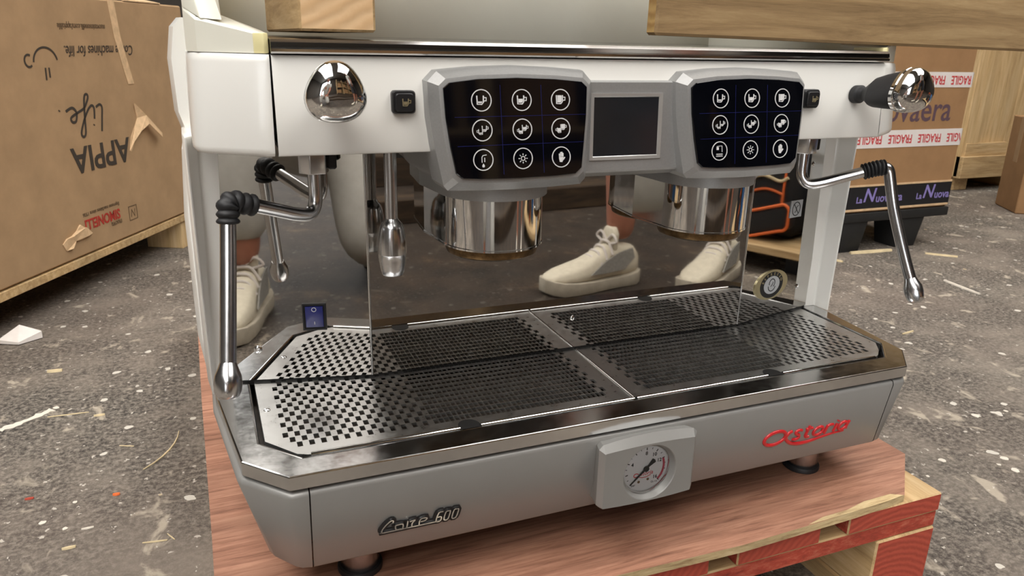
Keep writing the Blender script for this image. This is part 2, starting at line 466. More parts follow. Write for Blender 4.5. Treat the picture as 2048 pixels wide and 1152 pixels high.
# ================================================================== THE ROOM
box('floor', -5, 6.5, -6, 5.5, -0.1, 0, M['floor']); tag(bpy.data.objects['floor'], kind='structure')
tag(box('wall_left', -5.1, -5, -6, 5.5, 0, 3.6, M['wall']), kind='structure')
tag(box('wall_right', 6.5, 6.6, -6, 5.5, 0, 3.6, M['wall']), kind='structure')
tag(box('wall_back', -5, 6.5, 5.5, 5.6, 0, 3.6, M['wall']), kind='structure')
tag(box('wall_front', -5, 6.5, -6.1, -6, 0, 3.6, M['wall']), kind='structure')
tag(box('ceiling', -5, 6.5, -6, 5.5, 3.6, 3.7, M['ceiling']), kind='structure')
def window(name, frame_args, pane_args, horizontal):
    w_ = box(name, *frame_args, M['wall']); tag(w_, kind='structure')
    box('pane', *pane_args, M['skylight'] if horizontal else M['door_light'], w_)
for i, (x0, x1, y0, y1) in enumerate(((-3.0, -0.6, -4.5, 2.4), (0.6, 3.0, -2.4, 2.4))):
    window('window_%d' % (i + 1), (x0 - .06, x1 + .06, y0 - .06, y1 + .06, 3.56, 3.6), (x0, x1, y0, y1, 3.545, 3.559), True)
window('window_3', (-4.3, -1.5, -5.999, -5.95, 0.0, 3.1), (-4.2, -1.6, -5.949, -5.93, 0.05, 3.0), False)

# ================================================================== PALLET AND PLYWOOD UNDER THE MACHINE
pal = empty('wooden_pallet', (0, 0.5, 0), 'red-edged wooden pallet under the espresso machine', 'pallet')
PF = -0.028
for x0, x1 in ((.255, .395), (.105, .215), (-.07, .07), (-.215, -.105), (-.395, -.255)):
    box('deck_board', x0, x1, PF, 1.17, .122, .146, [M['pine_y'], M['red_end'], M['red_wood']], pal, bevel=.0015, fm=[0, 0, 1, 2, 0, 2])
for yc in (.03, .57, 1.11):
    box('stringer_board', -.395, .395, yc - .055 if yc > .1 else PF + .002, yc + .055, .1, .122, [M['pine_x'], M['red_wood']], pal, bevel=.0015, fm=[0, 0, 1, 1, 0, 1])
    for x0, x1 in ((.305, .395), (-.045, .045), (-.395, -.305)):
        y0 = yc - .055 if yc > .1 else PF
        box('block', x0, x1, y0, yc + .055, .022, .1, [M['pine_y'], M['red_end'], M['red_wood']], pal, bevel=.002, fm=[0, 0, 1, 2, 0, 0])
for x0, x1 in ((.3, .395), (-.05, .05), (-.395, -.3)):
    box('bottom_board', x0, x1, PF, 1.17, 0, .022, [M['pine_y'], M['red_wood']], pal, fm=[0, 0, 1, 1, 0, 0])
ply_pts = [(-.396, -.033), (-.043, -.032), (.103, -.036), (.26, -.031), (.335, -.026), (.412, .042), (.412, .78), (-.409, .78), (-.405, .487), (-.398, .15)]
n = len(ply_pts)
v, f = loft([[(x, y, .146) for x, y in ply_pts], [(x, y, .155) for x, y in ply_pts]])
o = mk('plywood_sheet', v, f, [M['ply_edge'], M['plywood']], fm=[0] * n + [0, 1], origin=(0, .3, .146))
tag(o, 'thin reddish plywood sheet with a clipped corner between machine and pallet', 'plywood')
# splintered strip of the front edge
ch = mk('veneer_chip', [(.19, -.0325, .1551), (.25, -.0315, .1551), (.31, -.0285, .1551), (.333, -.026, .1551), (.32, -.019, .1551), (.28, -.020, .1551), (.25, -.026, .1551), (.215, -.027, .1551)] +
        [(.19, -.0325, .1556), (.25, -.0315, .1556), (.31, -.0285, .1556), (.333, -.026, .1556), (.32, -.019, .1556), (.28, -.020, .1556), (.25, -.026, .1556), (.215, -.027, .1556)],
        [(0, 1, 2, 3, 4, 5, 6, 7), (8, 9, 10, 11, 12, 13, 14, 15)] + [(k, (k + 1) % 8, 8 + (k + 1) % 8, 8 + k) for k in range(8)], M['ply_edge'], o)

# ================================================================== ESPRESSO MACHINE (machine coordinates, dz = ZO)
mach = empty('espresso_machine', (0, .25, .155), 'white and silver two-group espresso machine with mirrored backsplash on plywood', 'espresso machine')
def part(name, vf, mat, parent=None, **k):
    return mk(name, vf[0], vf[1], mat, parent or mach, dz=ZO, **k)

# inner body
part('inner_body', boxv(-.352, .352, .22, .45, -.12, .328), M['dark'])
part('underside_plate', boxv(-.312, .312, .086, .222, .246, .25), M['dark'])
part('chassis', boxv(-.318, .318, .05, .45, -.098, -.03), M['dark'])

# feet
for sx in (-1, 1):
    for yy in (.066, .40):
        ft = lathe('foot', (sx * .267, yy, -.1), (0, 0, -1), [(.0185, -.01), (.0185, .043), (.0175, .0445)], M['tube'], mach, dz=ZO)
        lathe('rubber_pad', (sx * .267, yy, -.1), (0, 0, -1), [(.0205, .0442), (.0212, .0455), (.0212, .0490), (.0205, .0498)], M['rubber'], ft, dz=ZO)

# base: front panel and the wrap-round corners
def base_rings(top, bot):
    """top/bot polylines; rounded top edge"""
    def inset(p, d, q): return (p[0] + q[0] * d, p[1] + q[1] * d)
    rows = []
    for z, d in ((-.0160, .006), (-.0162, .0035), (-.0175, .0012), (-.0205, 0.0)):
        rows.append([(x + nx * d, y + ny * d, z) for (x, y, nx, ny) in top])
    t = rows[-1]
    rows.append([(b[0], b[1], -.097) for b in bot])
    rows.append([(b[0] + a[2] * .003, b[1] + a[3] * .003, -.1) for a, b in zip(top, bot)])
    rows.append([(b[0] + a[2] * .012, b[1] + a[3] * .012, -.1) for a, b in zip(top, bot)])
    return rows
top = [(-.3147, 0, 0, 1), (-.1, 0, 0, 1), (.1, 0, 0, 1), (.3147, 0, 0, 1)]
bot = [(-.3147, .012), (-.1, .012), (.1, .012), (.3147, .012)]
v, f = loft(base_rings(top, bot), False, False, closed=False)
front_panel = part('front_panel', (v, f), M['base_grey'], smooth=True, auto=1.2)
for s in (-1, 1):
    top = [(.3158, 0, 0, 1), (.329, -.0005, -.25, 1), (.3345, .0025, -.55, .85), (.366, .0365, -.85, .55), (.3685, .043, -1, .2), (.384, .178, -1, .1), (.386, .45, -1, 0)]
    bot = [(.3158, .012), (.3245, .014), (.3295, .0175), (.3445, .037), (.348, .046), (.356, .178), (.358, .45)]
    rings = [[(s * x, y, z) for x, y, z in r] for r in base_rings(top, bot)]
    v, f = loft(rings, False, False, closed=False)
    part('corner_panel', (v, f), M['base_grey'], smooth=True, auto=1.0)

# steel tray frame
outer = [(-.381, .21), (-.3805, .175), (-.364, .037), (-.33, 0), (.331, 0), (.3655, .037), (.3805, .175), (.381, .21)]
inner = [(-.3475, .21), (-.3475, .17), (-.3475, .063), (-.316, .0275), (.3265, .0275), (.3565, .061), (.3575, .17), (.3575, .21)]
def off(pts, k):
    c = (0, .3)
    out = []
    for i, (x, y) in enumerate(pts):
        a = pts[max(i - 1, 0)]; b = pts[min(i + 1, len(pts) - 1)]
        d1 = Vector((x - a[0], y - a[1])); d2 = Vector((b[0] - x, b[1] - y))
        nrm = Vector((0, 0))
        for d in (d1, d2):
            if d.length > 1e-6: d.normalize(); nrm += Vector((-d.y, d.x))
        nrm.normalize(); out.append((x + nrm.x * k, y + nrm.y * k))
    return out
rings = []
for pts, z in ((off(outer, .004), -.0125), (outer, -.0125), (outer, -.0012), (off(outer, .0004), -.0004), (off(outer, .0014), 0), (off(inner, -.0025), 0), (off(inner, -.0016), .0002), (off(inner, -.0008), .0001), (inner, -.0012), (inner, -.018)):
    rings.append([(x, y, z) for x, y in pts])
v, f = loft(rings, False, False, closed=False)
part('tray_frame', (v, f), M['tray_steel'], smooth=True, auto=0.18)
part('drip_basin', loft([[(x, y, z) for x, y in ((-.352, .215), (-.352, .062), (-.319, .024), (.331, .024), (.36, .059), (.362, .215))] for z in (-.026, -.0175)]), M['basin'])

# drip grilles, every slot cut through
PX = .00506; PY = .0098; X0 = -.3255; Y0 = .189
def grille(side):
    sgn = 1 if side < 0 else -1
    mx = lambda x: x if side < 0 else 2 * .0035 - x
    V = []; Fc = []
    zt = -.0008; zb = -.003
    def quad(*p):
        n_ = len(V); V.extend([(mx(a), b, c) for a, b, c in p]); Fc.append(tuple(range(n_, n_ + len(p))))
    hx = .0023; hy = .00425
    for j in range(15):
        yc = Y0 - PY * j
        for k in range(62):
            xc = X0 + PX * k
            dense = 26 <= k <= 59
            hole = dense or (k + j) % 2 == 0
            if j == 14 and k < 2: hole = False
            a0, a1, b0, b1 = xc - PX / 2, xc + PX / 2, yc - PY / 2, yc + PY / 2
            if not hole:
                quad((a0, b0, zt), (a1, b0, zt), (a1, b1, zt), (a0, b1, zt)); continue
            c0, c1, d0, d1 = xc - hx, xc + hx, yc - hy, yc + hy
            quad((a0, b0, zt), (a1, b0, zt), (c1, d0, zt), (c0, d0, zt)); quad((a1, b0, zt), (a1, b1, zt), (c1, d1, zt), (c1, d0, zt))
            quad((a1, b1, zt), (a0, b1, zt), (c0, d1, zt), (c1, d1, zt)); quad((a0, b1, zt), (a0, b0, zt), (c0, d0, zt), (c0, d1, zt))
            quad((c0, d0, zt), (c1, d0, zt), (c1, d0, zb), (c0, d0, zb)); quad((c1, d0, zt), (c1, d1, zt), (c1, d1, zb), (c1, d0, zb))
            quad((c1, d1, zt), (c0, d1, zt), (c0, d1, zb), (c1, d1, zb)); quad((c0, d1, zt), (c0, d0, zt), (c0, d0, zb), (c0, d1, zb))
    gl, gr, gb, gt = X0 - PX / 2, X0 + 61.5 * PX, Y0 - 14.5 * PY, Y0 + .5 * PY
    xr = .0030
    xl = -.3435 if side < 0 else -.3475
    quad((xl, gt, zt), (xl + .0005, .066, zt), (xl + .0155, gb, zt), (gl, gb, zt), (gl, gt, zt))
    quad((xl + .0155, gb, zt), (-.3195, .036, zt), (-.311, .032, zt), (xr, .032, zt), (xr, gb, zt))
    quad((gr, gb, zt), (xr, gb, zt), (xr, gt, zt), (gr, gt, zt))
    quad((xl, gt, zt), (xr, gt, zt), (xr, .205, zt), (xl, .205, zt))
    # folded-down skirts
    edge = [(xl, .205), (xl, gt), (xl + .0005, .066), (xl + .0155, gb), (-.3195, .036), (-.311, .032), (xr, .032), (xr, gb), (xr, .205)]
    for a, b in zip(edge[:-1], edge[1:]):
        quad((a[0], a[1], zt), (b[0], b[1], zt), (b[0], b[1], -.012), (a[0], a[1], -.012))
    g = part('drip_grille', (V, Fc), M['grille_steel'])
    # rolled front edge
    nx = (-.178, -.158)
    for a, b in ((-.309, nx[0]), (nx[1], .0020)):
        vv, ff = tubev([(mx(a), .031, -.0006), (mx(b), .031, -.0006)], .0021, 10)
        mk('rolled_edge', vv, ff, M['chrome'], g, smooth=True, dz=ZO, auto=0.9)
    # finger notch: flat dark patch painting the shade of the cutout
    pts = [(mx(nx[0] + .0), .0290)] + [(mx(-.168 - .0102 * math.cos(R(t))), .034 + .0115 * math.sin(R(t))) for t in range(0, 181, 15)] + [(mx(nx[1]), .0290)]
    v2, f2 = loft([[(x, y, -.0006) for x, y in pts], [(x, y, -.0003) for x, y in pts]])
    mk('finger_notch_shade', v2, f2, M['dark'], g, dz=ZO)
    # stamped corner dimple and seam rib
    if side < 0:
        lathe('stud', (-.3365, .1255, -.0008), (0, 0, 1), [(.0032, 0), (.0028, .0006), (.0012, .0009), (.001, .0004)], M['chrome'], g, seg=16, dz=ZO)
    return g
grille(-1)
grille(1)
tube('seam_rib', [(.0035, .032, -.0006), (.0035, .204, -.0006)], .0013, M['chrome'], mach, seg=8, dz=ZO)

# backsplash: flat centre, two wings turned back
def sheet(name, pts, z0, z1, mat, th=.001, back=(0, 1), ztop=None):
    a = [(x, y) for x, y in pts]
    b = [(x + back[0] * th, y + back[1] * th) for x, y in reversed(pts)]
    ring = a + b
    return part(name, loft([[(x, y, z0) for x, y in ring], [(x, y, z1) for x, y in ring]]), mat)
bs = part('backsplash', loft([[(x, y, z) for x, y in ((-.228, .165), (.2285, .165), (.2285, .167), (-.228, .167))] for z in (.0022, .25)]), M['mirror'])
wings = []
for s in (-1, 1):
    A0 = (s * .2292, .1652); B0 = (s * .3645, .1958)
    ring = [A0, B0, (B0[0], B0[1] + .002), (A0[0], A0[1] + .002)]
    wings.append(part('splash_wing', loft([[(x, y, .0022) for x, y in ring], [(x, y, .25) for x, y in ring]]), M['mirror']))
# bright folded seam edge between centre and wings, dark gap under the sheets
for s in (-1, 1):
    tube('fold_edge', [(s * .2288,   .1655, .0022), (s * .2288, .1655, .25)], .0013, M['chrome'], mach, seg=8, dz=ZO)
v, f = loft([[(-.364, .1972, z), (-.2288, .1668, z), (.2288, .1668, z), (.364, .1972, z), (.364, .215, z), (-.364, .215, z)] for z in (-.004, .0025)])
part('splash_gasket', (v, f), M['dark'])

# wing frame vectors for things on the wings
def wing_frame(s):
    A0 = Vector((s * .2285, .165, 0)); B0 = Vector((s * .3645, .1958, 0))
    U = (B0 - A0).normalized() * s      # always to the right
    N_ = U.cross(Vector((0, 0, 1)))     # towards the viewer
    return A0, U, N_

# posts
for s in (-1, 1):
    t_ = [(.3826, .168), (.3808, .170), (.3725, .1885), (.3700, .1905), (.3554, .1935), (.3550, .252), (.386, .252), (.3850, .2)]
    b_ = [(.3825, .1725), (.3808, .174), (.3795, .1935), (.3780, .1955), (.3650, .1970), (.3648, .252), (.388, .252), (.3865, .21)]
    v, f = loft([[(s * x, y, .0) for x, y in b_], [(s * x, y, .247) for x, y in t_]])
    part('post', (v, f), M['white'], bevel=.0012)
    # side covers
    v, f = loft([[(s * x, y, z) for x, y in ((xo - .004, .245), (xo, .262), (xo, .445), (xo - .006, .46), (.36, .46), (.36, .245))] for z, xo in ((.242, .385), (.262, .3905), (.31, .3915), (.338, .387), (.346, .380))])
    part('upper_side_cover', (v, f), M['white'], smooth=True, auto=.5)
    v, f = loft([[(s * x, y, z) for x, y in ((xo - .004, .25), (xo, .262), (xo, .445), (xo - .006, .46), (.36, .46), (.36, .25))] for z, xo in ((-.02, .3865), (.03, .3925), (.16, .3925), (.225, .388), (.236, .380))])
    part('lower_side_cover', (v, f), M['white'], smooth=True, auto=.5)

# upper front panel and corner blocks
pz = [(.2405, .0005), (.242, -.001), (.3165, .0048), (.3178, .0060)]
rings = []
for z, dy in ((.2410, .090), (.2410, .0785), (.2418, .0770), (.2435, .0765), (.316, .0815), (.3178, .083), (.3182, .10)):
    rings.append([(-.3130, dy, z), (-.1, dy, z), (.1, dy, z), (.3130, dy, z)])
v, f = loft(rings, False, False, closed=False)
upper = part('upper_panel', (v, f), M['white'], smooth=True, auto=.7)
for s in (-1, 1):
    t_ = [(.3142, .083), (.318, .0828), (.3575, .1090), (.363, .1145), (.3685, .123), (.373, .138), (.376, .26), (.34, .26), (.3142, .2)]
    b_ = [(.3155, .0775), (.320, .0775), (.3635, .1045), (.3695, .110), (.3735, .118), (.376, .134), (.378, .26), (.34, .26), (.3155, .2)]
    rings = []
    for z, k, ins in ((.2405, 0, .006), (.2412, 0, .003), (.2435, 0, .0008), (.247, .05, 0), (.312, .93, 0), (.3165, .98, .0008), (.3182, 1, .0025)):
        r = []
        for (bx, by), (tx, ty) in zip(b_, t_):
            x = bx + (tx - bx) * k; y = by + (ty - by) * k
            cx, cy = .335, .18
            d = Vector((cx - x, cy - y)); 
            if d.length > 0: d.normalize()
            r.append((s * (x + d.x * ins * (abs(x - .3148) > .002)), y + d.y * ins, z))
        rings.append(r)
    v, f = loft(rings)
    part('corner_block', (v, f), M['white'], smooth=True, auto=.6)
    # cup-rail ear
    P = [(.3142, .090), (.3175, .0878), (.358, .1135), (.365, .119), (.373, .14), (.3755, .45), (.345, .45), (.345, .17), (.3142, .15)]
    H = [.3335, .3335, .3430, .3445, .352, .475, .475, .3475, .336]
    v, f = loft([[(s * x, y, .3188) for x, y in P], [(s * (x - .0005), y, h - .002) for (x, y), h in zip(P, H)], [(s * (x - (.0015 if x > .34 else 0)), y + (.0015 if y < .13 else 0), h) for (x, y), h in zip(P, H)]])
    ear = part('ear', (v, f), M['cream'])
    # raised outer fin of the ear
    v, f = loft([[(s * x, y, z) for x, y, z in q] for q in (
        [(.3445, .112, .3425), (.3610, .1155, .3435), (.373, .14, .352), (.345, .15, .346)],
        [(.3485, .125, .360), (.3640, .1285, .362), (.3735, .15, .372), (.349, .16, .364)],
        [(.352, .165, .44), (.362, .165, .44), (.374, .20, .450), (.353, .2, .448)])])
    mk('fin', v, f, M['cream'], ear, dz=ZO, bevel=.001)
    # yellowed inner end
    v, f = loft([[(s * x, y, z) for x, y in ((.3136, .0894), (.3172, .0868), (.3245, .0916), (.3245, .12), (.3136, .13))] for z in (.3188, .3338)])
    mk('end_cap', v, f, M['yellowed'], ear, dz=ZO, bevel=.0008)

# chrome rail and dark top plate
prof = [(.084, .3186), (.079, .3192), (.0775, .3205), (.0775, .3225), (.0790, .3232), (.0782, .3242), (.0790, .3275), (.0815, .3298), (.086, .3305), (.09, .3302), (.09, .3186)]
part('chrome_rail', loft([[(x, y, z) for y, z in prof] for x in (-.3130, .3130)]), M['rail'], smooth=True, auto=.5)
M['top_plate'] = steel('dark_top_plate', (0.16, 0.15, 0.14, 1), 0.10, 0.08, scale=50)
v, f = loft([[(-.313, .0895, .3296), (.313, .0895, .3296), (.313, .45, .3296), (-.313, .45, .3296)], [(-.313, .0895, .3300), (.313, .0895, .3300), (.313, .45, .3330), (-.313, .45, .3330)]])
part('top_plate', (v, f), M['top_plate'])
part('rear_panel', boxv(-.345, .345, .442, .455, .33, .48), M['cream'], bevel=.002)

# ------------------------------------------------------------------ control pods and groups
TV = Vector((0, .010, .076)).normalized()
NV = Vector((0, -TV.z, TV.y))
def pod_to3(cx):
    return lambda u, v, h: Vector((cx, .05, .224)) + Vector((u, 0, 0)) + TV * v + NV * h

def pod_outline(grow=0.0):
    g = grow
    pts = []
    pts += [(-.0572 - g * .8, .0012 - g), (-.0520 - g, -.0030 - g)]
    pts += [(-.035, -.0042 - g), (0, -.0048 - g), (.035, -.0042 - g)]
    pts += [(.0545 + g, -.0030 - g), (.0605 + g * .9, .0020 - g)]
    pts += [(.0630 + g, .024), (.0655 + g, .048), (.0665 + g, .0725 + g * .6), (.0610 + g * .7, .0775 + g)]
    pts += [(.035, .0796 + g), (0, .0806 + g), (-.035, .0794 + g)]
    pts += [(-.0600 - g * .7, .0764 + g), (-.0655 - g, .0718 + g * .6), (-.0645 - g, .048), (-.0615 - g, .024)]
    return pts

def ring_icon(to3, cx, cy, r=.0086):
    return strokev([(cx + r * math.cos(t), cy + r * math.sin(t)) for t in [2 * math.pi * k / 40 for k in range(40)]], .00075, to3, closed=True, h=.0004)

def cup_icon(to3, cx, cy, s, fill, flip=1):
    """square mug: left wall, base, right wall, handle, filled to a level"""
    P = lambda x, y: (cx + x * s * flip, cy + y * s)
    out = [strokev([P(-.40, .5), P(-.36, -.42), P(.16, -.42), P(.34, -.2), P(.36, .5)], .13 * s, to3, h=.0004)]
    out.append(strokev([P(.36, .28), P(.68, .28), P(.66, -.06), P(.36, -.06)], .11 * s, to3, h=.0004))
    if fill > 0:
        out.append(polyv([P(-.26, -.29), P(.12, -.29), P(.24, -.14), P(.25, -.29 + fill), P(-.28, -.29 + fill)], to3, .0004))
    return out

def icon(kind, to3, cx, cy):
    o_ = [ring_icon(to3, cx, cy)]
    if kind in (0, 1, 2):
        o_ += cup_icon(to3, cx - .0009, cy, .0076, (.17, .42, .78)[kind])
    elif kind in (3, 4, 5):
        o_ += cup_icon(to3, cx - .0017, cy - .0014, .0046, (.2, .4, .7)[kind - 3], -1)
        o_ += cup_icon(to3, cx + .0019, cy + .0012, .0050, (.2, .45, .8)[kind - 3], 1)
    elif kind == 6:
        o_.append(strokev([(cx - .0012, cy - .0022), (cx - .0012, cy + .0022), (cx - .0002, cy + .0036), (cx + .003, cy + .0040)], .0006, to3, h=.0004))
        o_.append(strokev([(cx + .0012, cy - .0018), (cx + .0012, cy + .0018)], .0006, to3, h=.0004))
        o_.append(polyv([(cx, cy - .0030), (cx + .0012, cy - .0050), (cx + .0007, cy - .0062), (cx - .0007, cy - .0062), (cx - .0012, cy - .0050)], to3, .0004))
    elif kind == 7:
        o_.append(strokev([(cx + .0017 * math.cos(t), cy + .0017 * math.sin(t)) for t in [2 * math.pi * k / 20 for k in range(20)]], .0006, to3, closed=True, h=.0004))
        for k in range(8):
            a = k * math.pi / 4
            o_.append(strokev([(cx + .0028 * math.cos(a), cy + .0028 * math.sin(a)), (cx + .0042 * math.cos(a), cy + .0042 * math.sin(a))], .0006, to3, h=.0004))
    elif kind == 8:
        o_.append(polyv([(cx - .0022, cy - .0012), (cx - .0014, cy - .0042), (cx + .0008, cy - .0044), (cx + .0022, cy - .0016), (cx + .0018, cy + .0008), (cx - .0022, cy + .0008)], to3, .0004))
        for k, (x, h) in enumerate(((-.0018, .0030), (-.0006, .0042), (.0006, .0044), (.0016, .0034))):
            o_.append(strokev([(cx + x, cy), (cx + x, cy + h)], .0009, to3, h=.0004))
        o_.append(strokev([(cx + .0014, cy - .0026), (cx + .0034, cy - .0002)], .0010, to3, h=.0004))
    else:   # rinse: tap over waves
        o_.append(strokev([(cx - .003, cy + .002), (cx - .003, cy + .0042), (cx + .0026, cy + .0048), (cx + .003, cy - .001)], .0006, to3, h=.0004))
        o_.append(polyv([(cx - .0034, cy + .001), (cx - .001, cy + .001), (cx - .001, cy + .0036), (cx - .0034, cy + .0036)], to3, .0004))
        for dy_ in (-.003, -.0048):
            o_.append(strokev([(cx - .0036 + .0009 * k, cy + dy_ + (.0004 if k % 2 else -.0004)) for k in range(9)], .0006, to3, h=.0004))
    return merge(*o_)

def u_section(cx, a, yf, yb, z, n, N=28, fl=.005):
    """U-shaped plan: straight sides from yb, superelliptic nose to yf"""
    yc = yf + min(a, .0515)
    pts = [(cx - a - fl, yb, z)]
    for k in range(N + 1):
        t = math.pi * k / N
        c_, s_ = math.cos(t), math.sin(t)
        x = -math.copysign(abs(c_) ** (2 / n), c_) * a
        y = yc - (abs(s_) ** (2 / n)) * (yc - yf)
        pts.append((cx + x, y, z))
    pts.append((cx + a + fl, yb, z))
    return pts

for cx, last, nm in ((-.119, 6, 'L'), (.119, 9, 'R')):
    to3 = pod_to3(cx)
    # housing: front rim flush with the glass, flaring back to the panel
    o0 = pod_outline(-.001); o1 = pod_outline(.0022); o2 = pod_outline(.009)
    def ring_at(pts, h, back=None):
        out = []
        for u, v_ in pts:
            q = to3(u, v_, h)
            if back is not None: q = Vector((q.x, back, q.z))
            out.append(q)
        return out
    rim = [to3(u, v_, .0) for u, v_ in o0]
    rings = [rim, ring_at(o1, -.0005), ring_at(o2, -.010), ring_at([(u * 1.03, v_) for u, v_ in o2], 0, .088)]
    v, f = loft(rings)
    pod = part('control_pod', (v, f), M['silver'], smooth=True, auto=.45)
    gl = mk('touch_glass', *loft([[to3(u, v_, .0) for u, v_ in o0], [to3(u, v_, .0014) for u, v_ in o0], [to3(u * .992, .0376 + (v_ - .0376) * .99, .0022) for u, v_ in o0]]), M['glass'], pod, dz=ZO, smooth=True, auto=.4)
    t4 = lambda u, v_, h: to3(u, v_, .0022 + h)
    for k in range(9):
        row, col_ = divmod(k, 3)
        kind = k if k < 6 else (last if k == 6 else k)
        ucx = -.0325 + .0360 * col_; vcy = .0612 - .0242 * row
        mk('key_icon', *icon(kind, t4, ucx, vcy), M['print_white'], pod, dz=ZO)
    for (a, b) in (((-.0560, .0478), (.0635, .0488)), ((-.0545, .0243), (.0620, .0254)), ((-.0157, .0735), (-.0143, .0)), ((.0213, .0735), (.0230, .0))):
        mk('key_divider', *strokev([a, b], .00032, t4, h=.00015), M['blue_line'], pod, dz=ZO)
    # body of the group under the pod: chin, collar, chrome shell
    secs = [u_section(cx, .0665, .0660, .17, .2465, 5, fl=.009), u_section(cx, .0655, .0625, .17, .232, 5, fl=.009), u_section(cx, .0635, .0580, .17, .2225, 4.5, fl=.008),
            u_section(cx, .0590, .0560, .17, .2165, 3.2, fl=.007), u_section(cx, .0535, .0605, .17, .2130, 2.3, fl=.006), u_section(cx, .0518, .0622, .17, .2105, 2.0, fl=.006), u_section(cx, .0515, .0625, .17, .1972, 2.0, fl=.006), u_section(cx, .0490, .0650, .17, .1968, 2.0)]
    v, f = loft(secs)
    gh = part('group_head', (v, f), M['silver'], smooth=True, auto=.5)
    secs = [u_section(cx, .0478, .0662, .166, .198, 2), u_section(cx, .0478, .0662, .166, .1515, 2), u_section(cx, .0484, .0656, .166, .1510, 2), u_section(cx, .0484, .0656, .166, .1494, 2), u_section(cx, .0450, .069, .166, .1490, 2)]
    mk('chrome_shell', *loft(secs), M['chrome'], gh, smooth=True, auto=.5, dz=ZO)
    lathe('shower_ring', (cx, .114, .1495), (0, 0, -1), [(.0448, 0), (.0448, .004), (.0436, .0080), (.0405, .0098), (.037, .0098), (.036, .004)], M['brass'], gh, seg=48, dz=ZO)
    for dx in (-.033, .036):
        lathe('chin_screw', (cx + dx, .0545, .2166), (0, -.5, -1), [(.0026, -.002), (.0026, .0008), (.0018, .0012), (.0006, .0006)], M['chrome'], gh, seg=14, dz=ZO)

# display bar
secs = []
for y, z in ((.088, .3000), (.076, .3000), (.0735, .2985), (.0690, .2200), (.0700, .2180), (.085, .2120), (.12, .2110)):
    secs.append([(x, y, z) for x in (-.0570, -.02, .02, .0570)])
v, f = loft(secs, False, False, closed=False)
bar = part('display_bar', (v, f), M['silver'], smooth=True, auto=.5)
DT = Vector((0, .0045, .0785)).normalized(); DN = Vector((0, -DT.z, DT.y))
d3 = lambda u, v_, h: Vector((0, .0690, .2200)) + Vector((u, 0, 0)) + DT * v_ + DN * h
fr = []
for (a, b, c, d, h) in ((-.0415, .0335, .0095, .0690, 0), (-.0415, .0335, .0095, .0690, .0012), (-.0385, .0300, .0125, .0662, .0010), (-.0378, .0293, .0132, .0655, .0002)):
    fr.append([d3(a, c, h), d3(b, c, h), d3(b, d, h), d3(a, d, h)])
scr = mk('display', *loft(fr, False, False), M['bezel'], mach, dz=ZO)
mk('screen', *loft([[d3(u, v_, .0001) for u, v_ in ((-.0380, .013), (.0295, .013), (.0295, .0657), (-.0380, .0657))], [d3(u, v_, .0004) for u, v_ in ((-.0380, .013), (.0295, .013), (.0295, .0657), (-.0380, .0657))]]), M['screen'], scr, dz=ZO)

# brew buttons beside the pods
for s in (-1, 1):
    def rsq(h, y, r):
        out = []
        for qx, qz, a0 in ((1, 1, 0), (-1, 1, 90), (-1, -1, 180), (1, -1, 270)):
            for k in range(5):
                a = R(a0 + 22.5 * k); out.append((s * .212 + qx * (h - r) + r * math.cos(a), y, .2825 + qz * (h - r) * .93 + r * math.sin(a)))
        return out
    bt = part('brew_button', loft([rsq(.0098, .082, .003), rsq(.0098, .0745, .003), rsq(.0090, .0730, .003), rsq(.0078, .0730, .0025), rsq(.0076, .0712, .0025), rsq(.0070, .0706, .0025)]), M['black'], smooth=True, auto=.4)
    b3 = lambda u, v_, h: Vector((s * .212 + u, .0705 - h, .2825 + v_))
    mk('cup_mark', *merge(*cup_icon(b3, .0006, 0, .0062, .42)), M['badge'], bt, dz=ZO)

# steam knobs: faceted black grip with a chrome three-lobed cap
for s in (-1, 1):
    X, Z0, Z1 = s * .2735, .2865, .2955
    def sec(y, r, tri, flat=0.0):
        t0 = (.0755 - y) / .08
        zc = Z0 + (Z1 - Z0) * min(max(t0, 0), 1)
        xc = X + s * .004 * min(max(t0, 0), 1)
        out = []
        for k in range(48):
            a = 2 * math.pi * k / 48
            rr = r * (1 + tri * math.cos(3 * (a - math.pi / 2)) + flat * math.cos(6 * (a - math.pi / 2)))
            out.append((xc + rr * math.cos(a), y, zc + rr * math.sin(a)))
        return out
    kn = part('steam_knob', loft([sec(.078, .0092, 0), sec(.0715, .0092, 0), sec(.0700, .0078, 0), sec(.0655, .0062, 0), sec(.0625, .0078, .02), sec(.0520, .0145, .06, .02), sec(.0400, .0165, .08, .02), sec(.0240, .0186, .08, 0), sec(.0180, .0192, .08, 0)]), M['soft_black'], smooth=True, auto=.35)
    mk('chrome_cap', *loft([sec(.0195, .0195, .06), sec(.0190, .0212, .06), sec(.0150, .0216, .06), sec(.0140, .0209, .06), sec(.0130, .0215, .06), sec(.0085, .0213, .06), sec(.0045, .0199, .06), sec(.0010, .0167, .06), sec(-.0015, .0120, .05), sec(-.0028, .006, .03), sec(-.0032, .001, 0)]), M['chrome'], kn, smooth=True, auto=.5, dz=ZO)

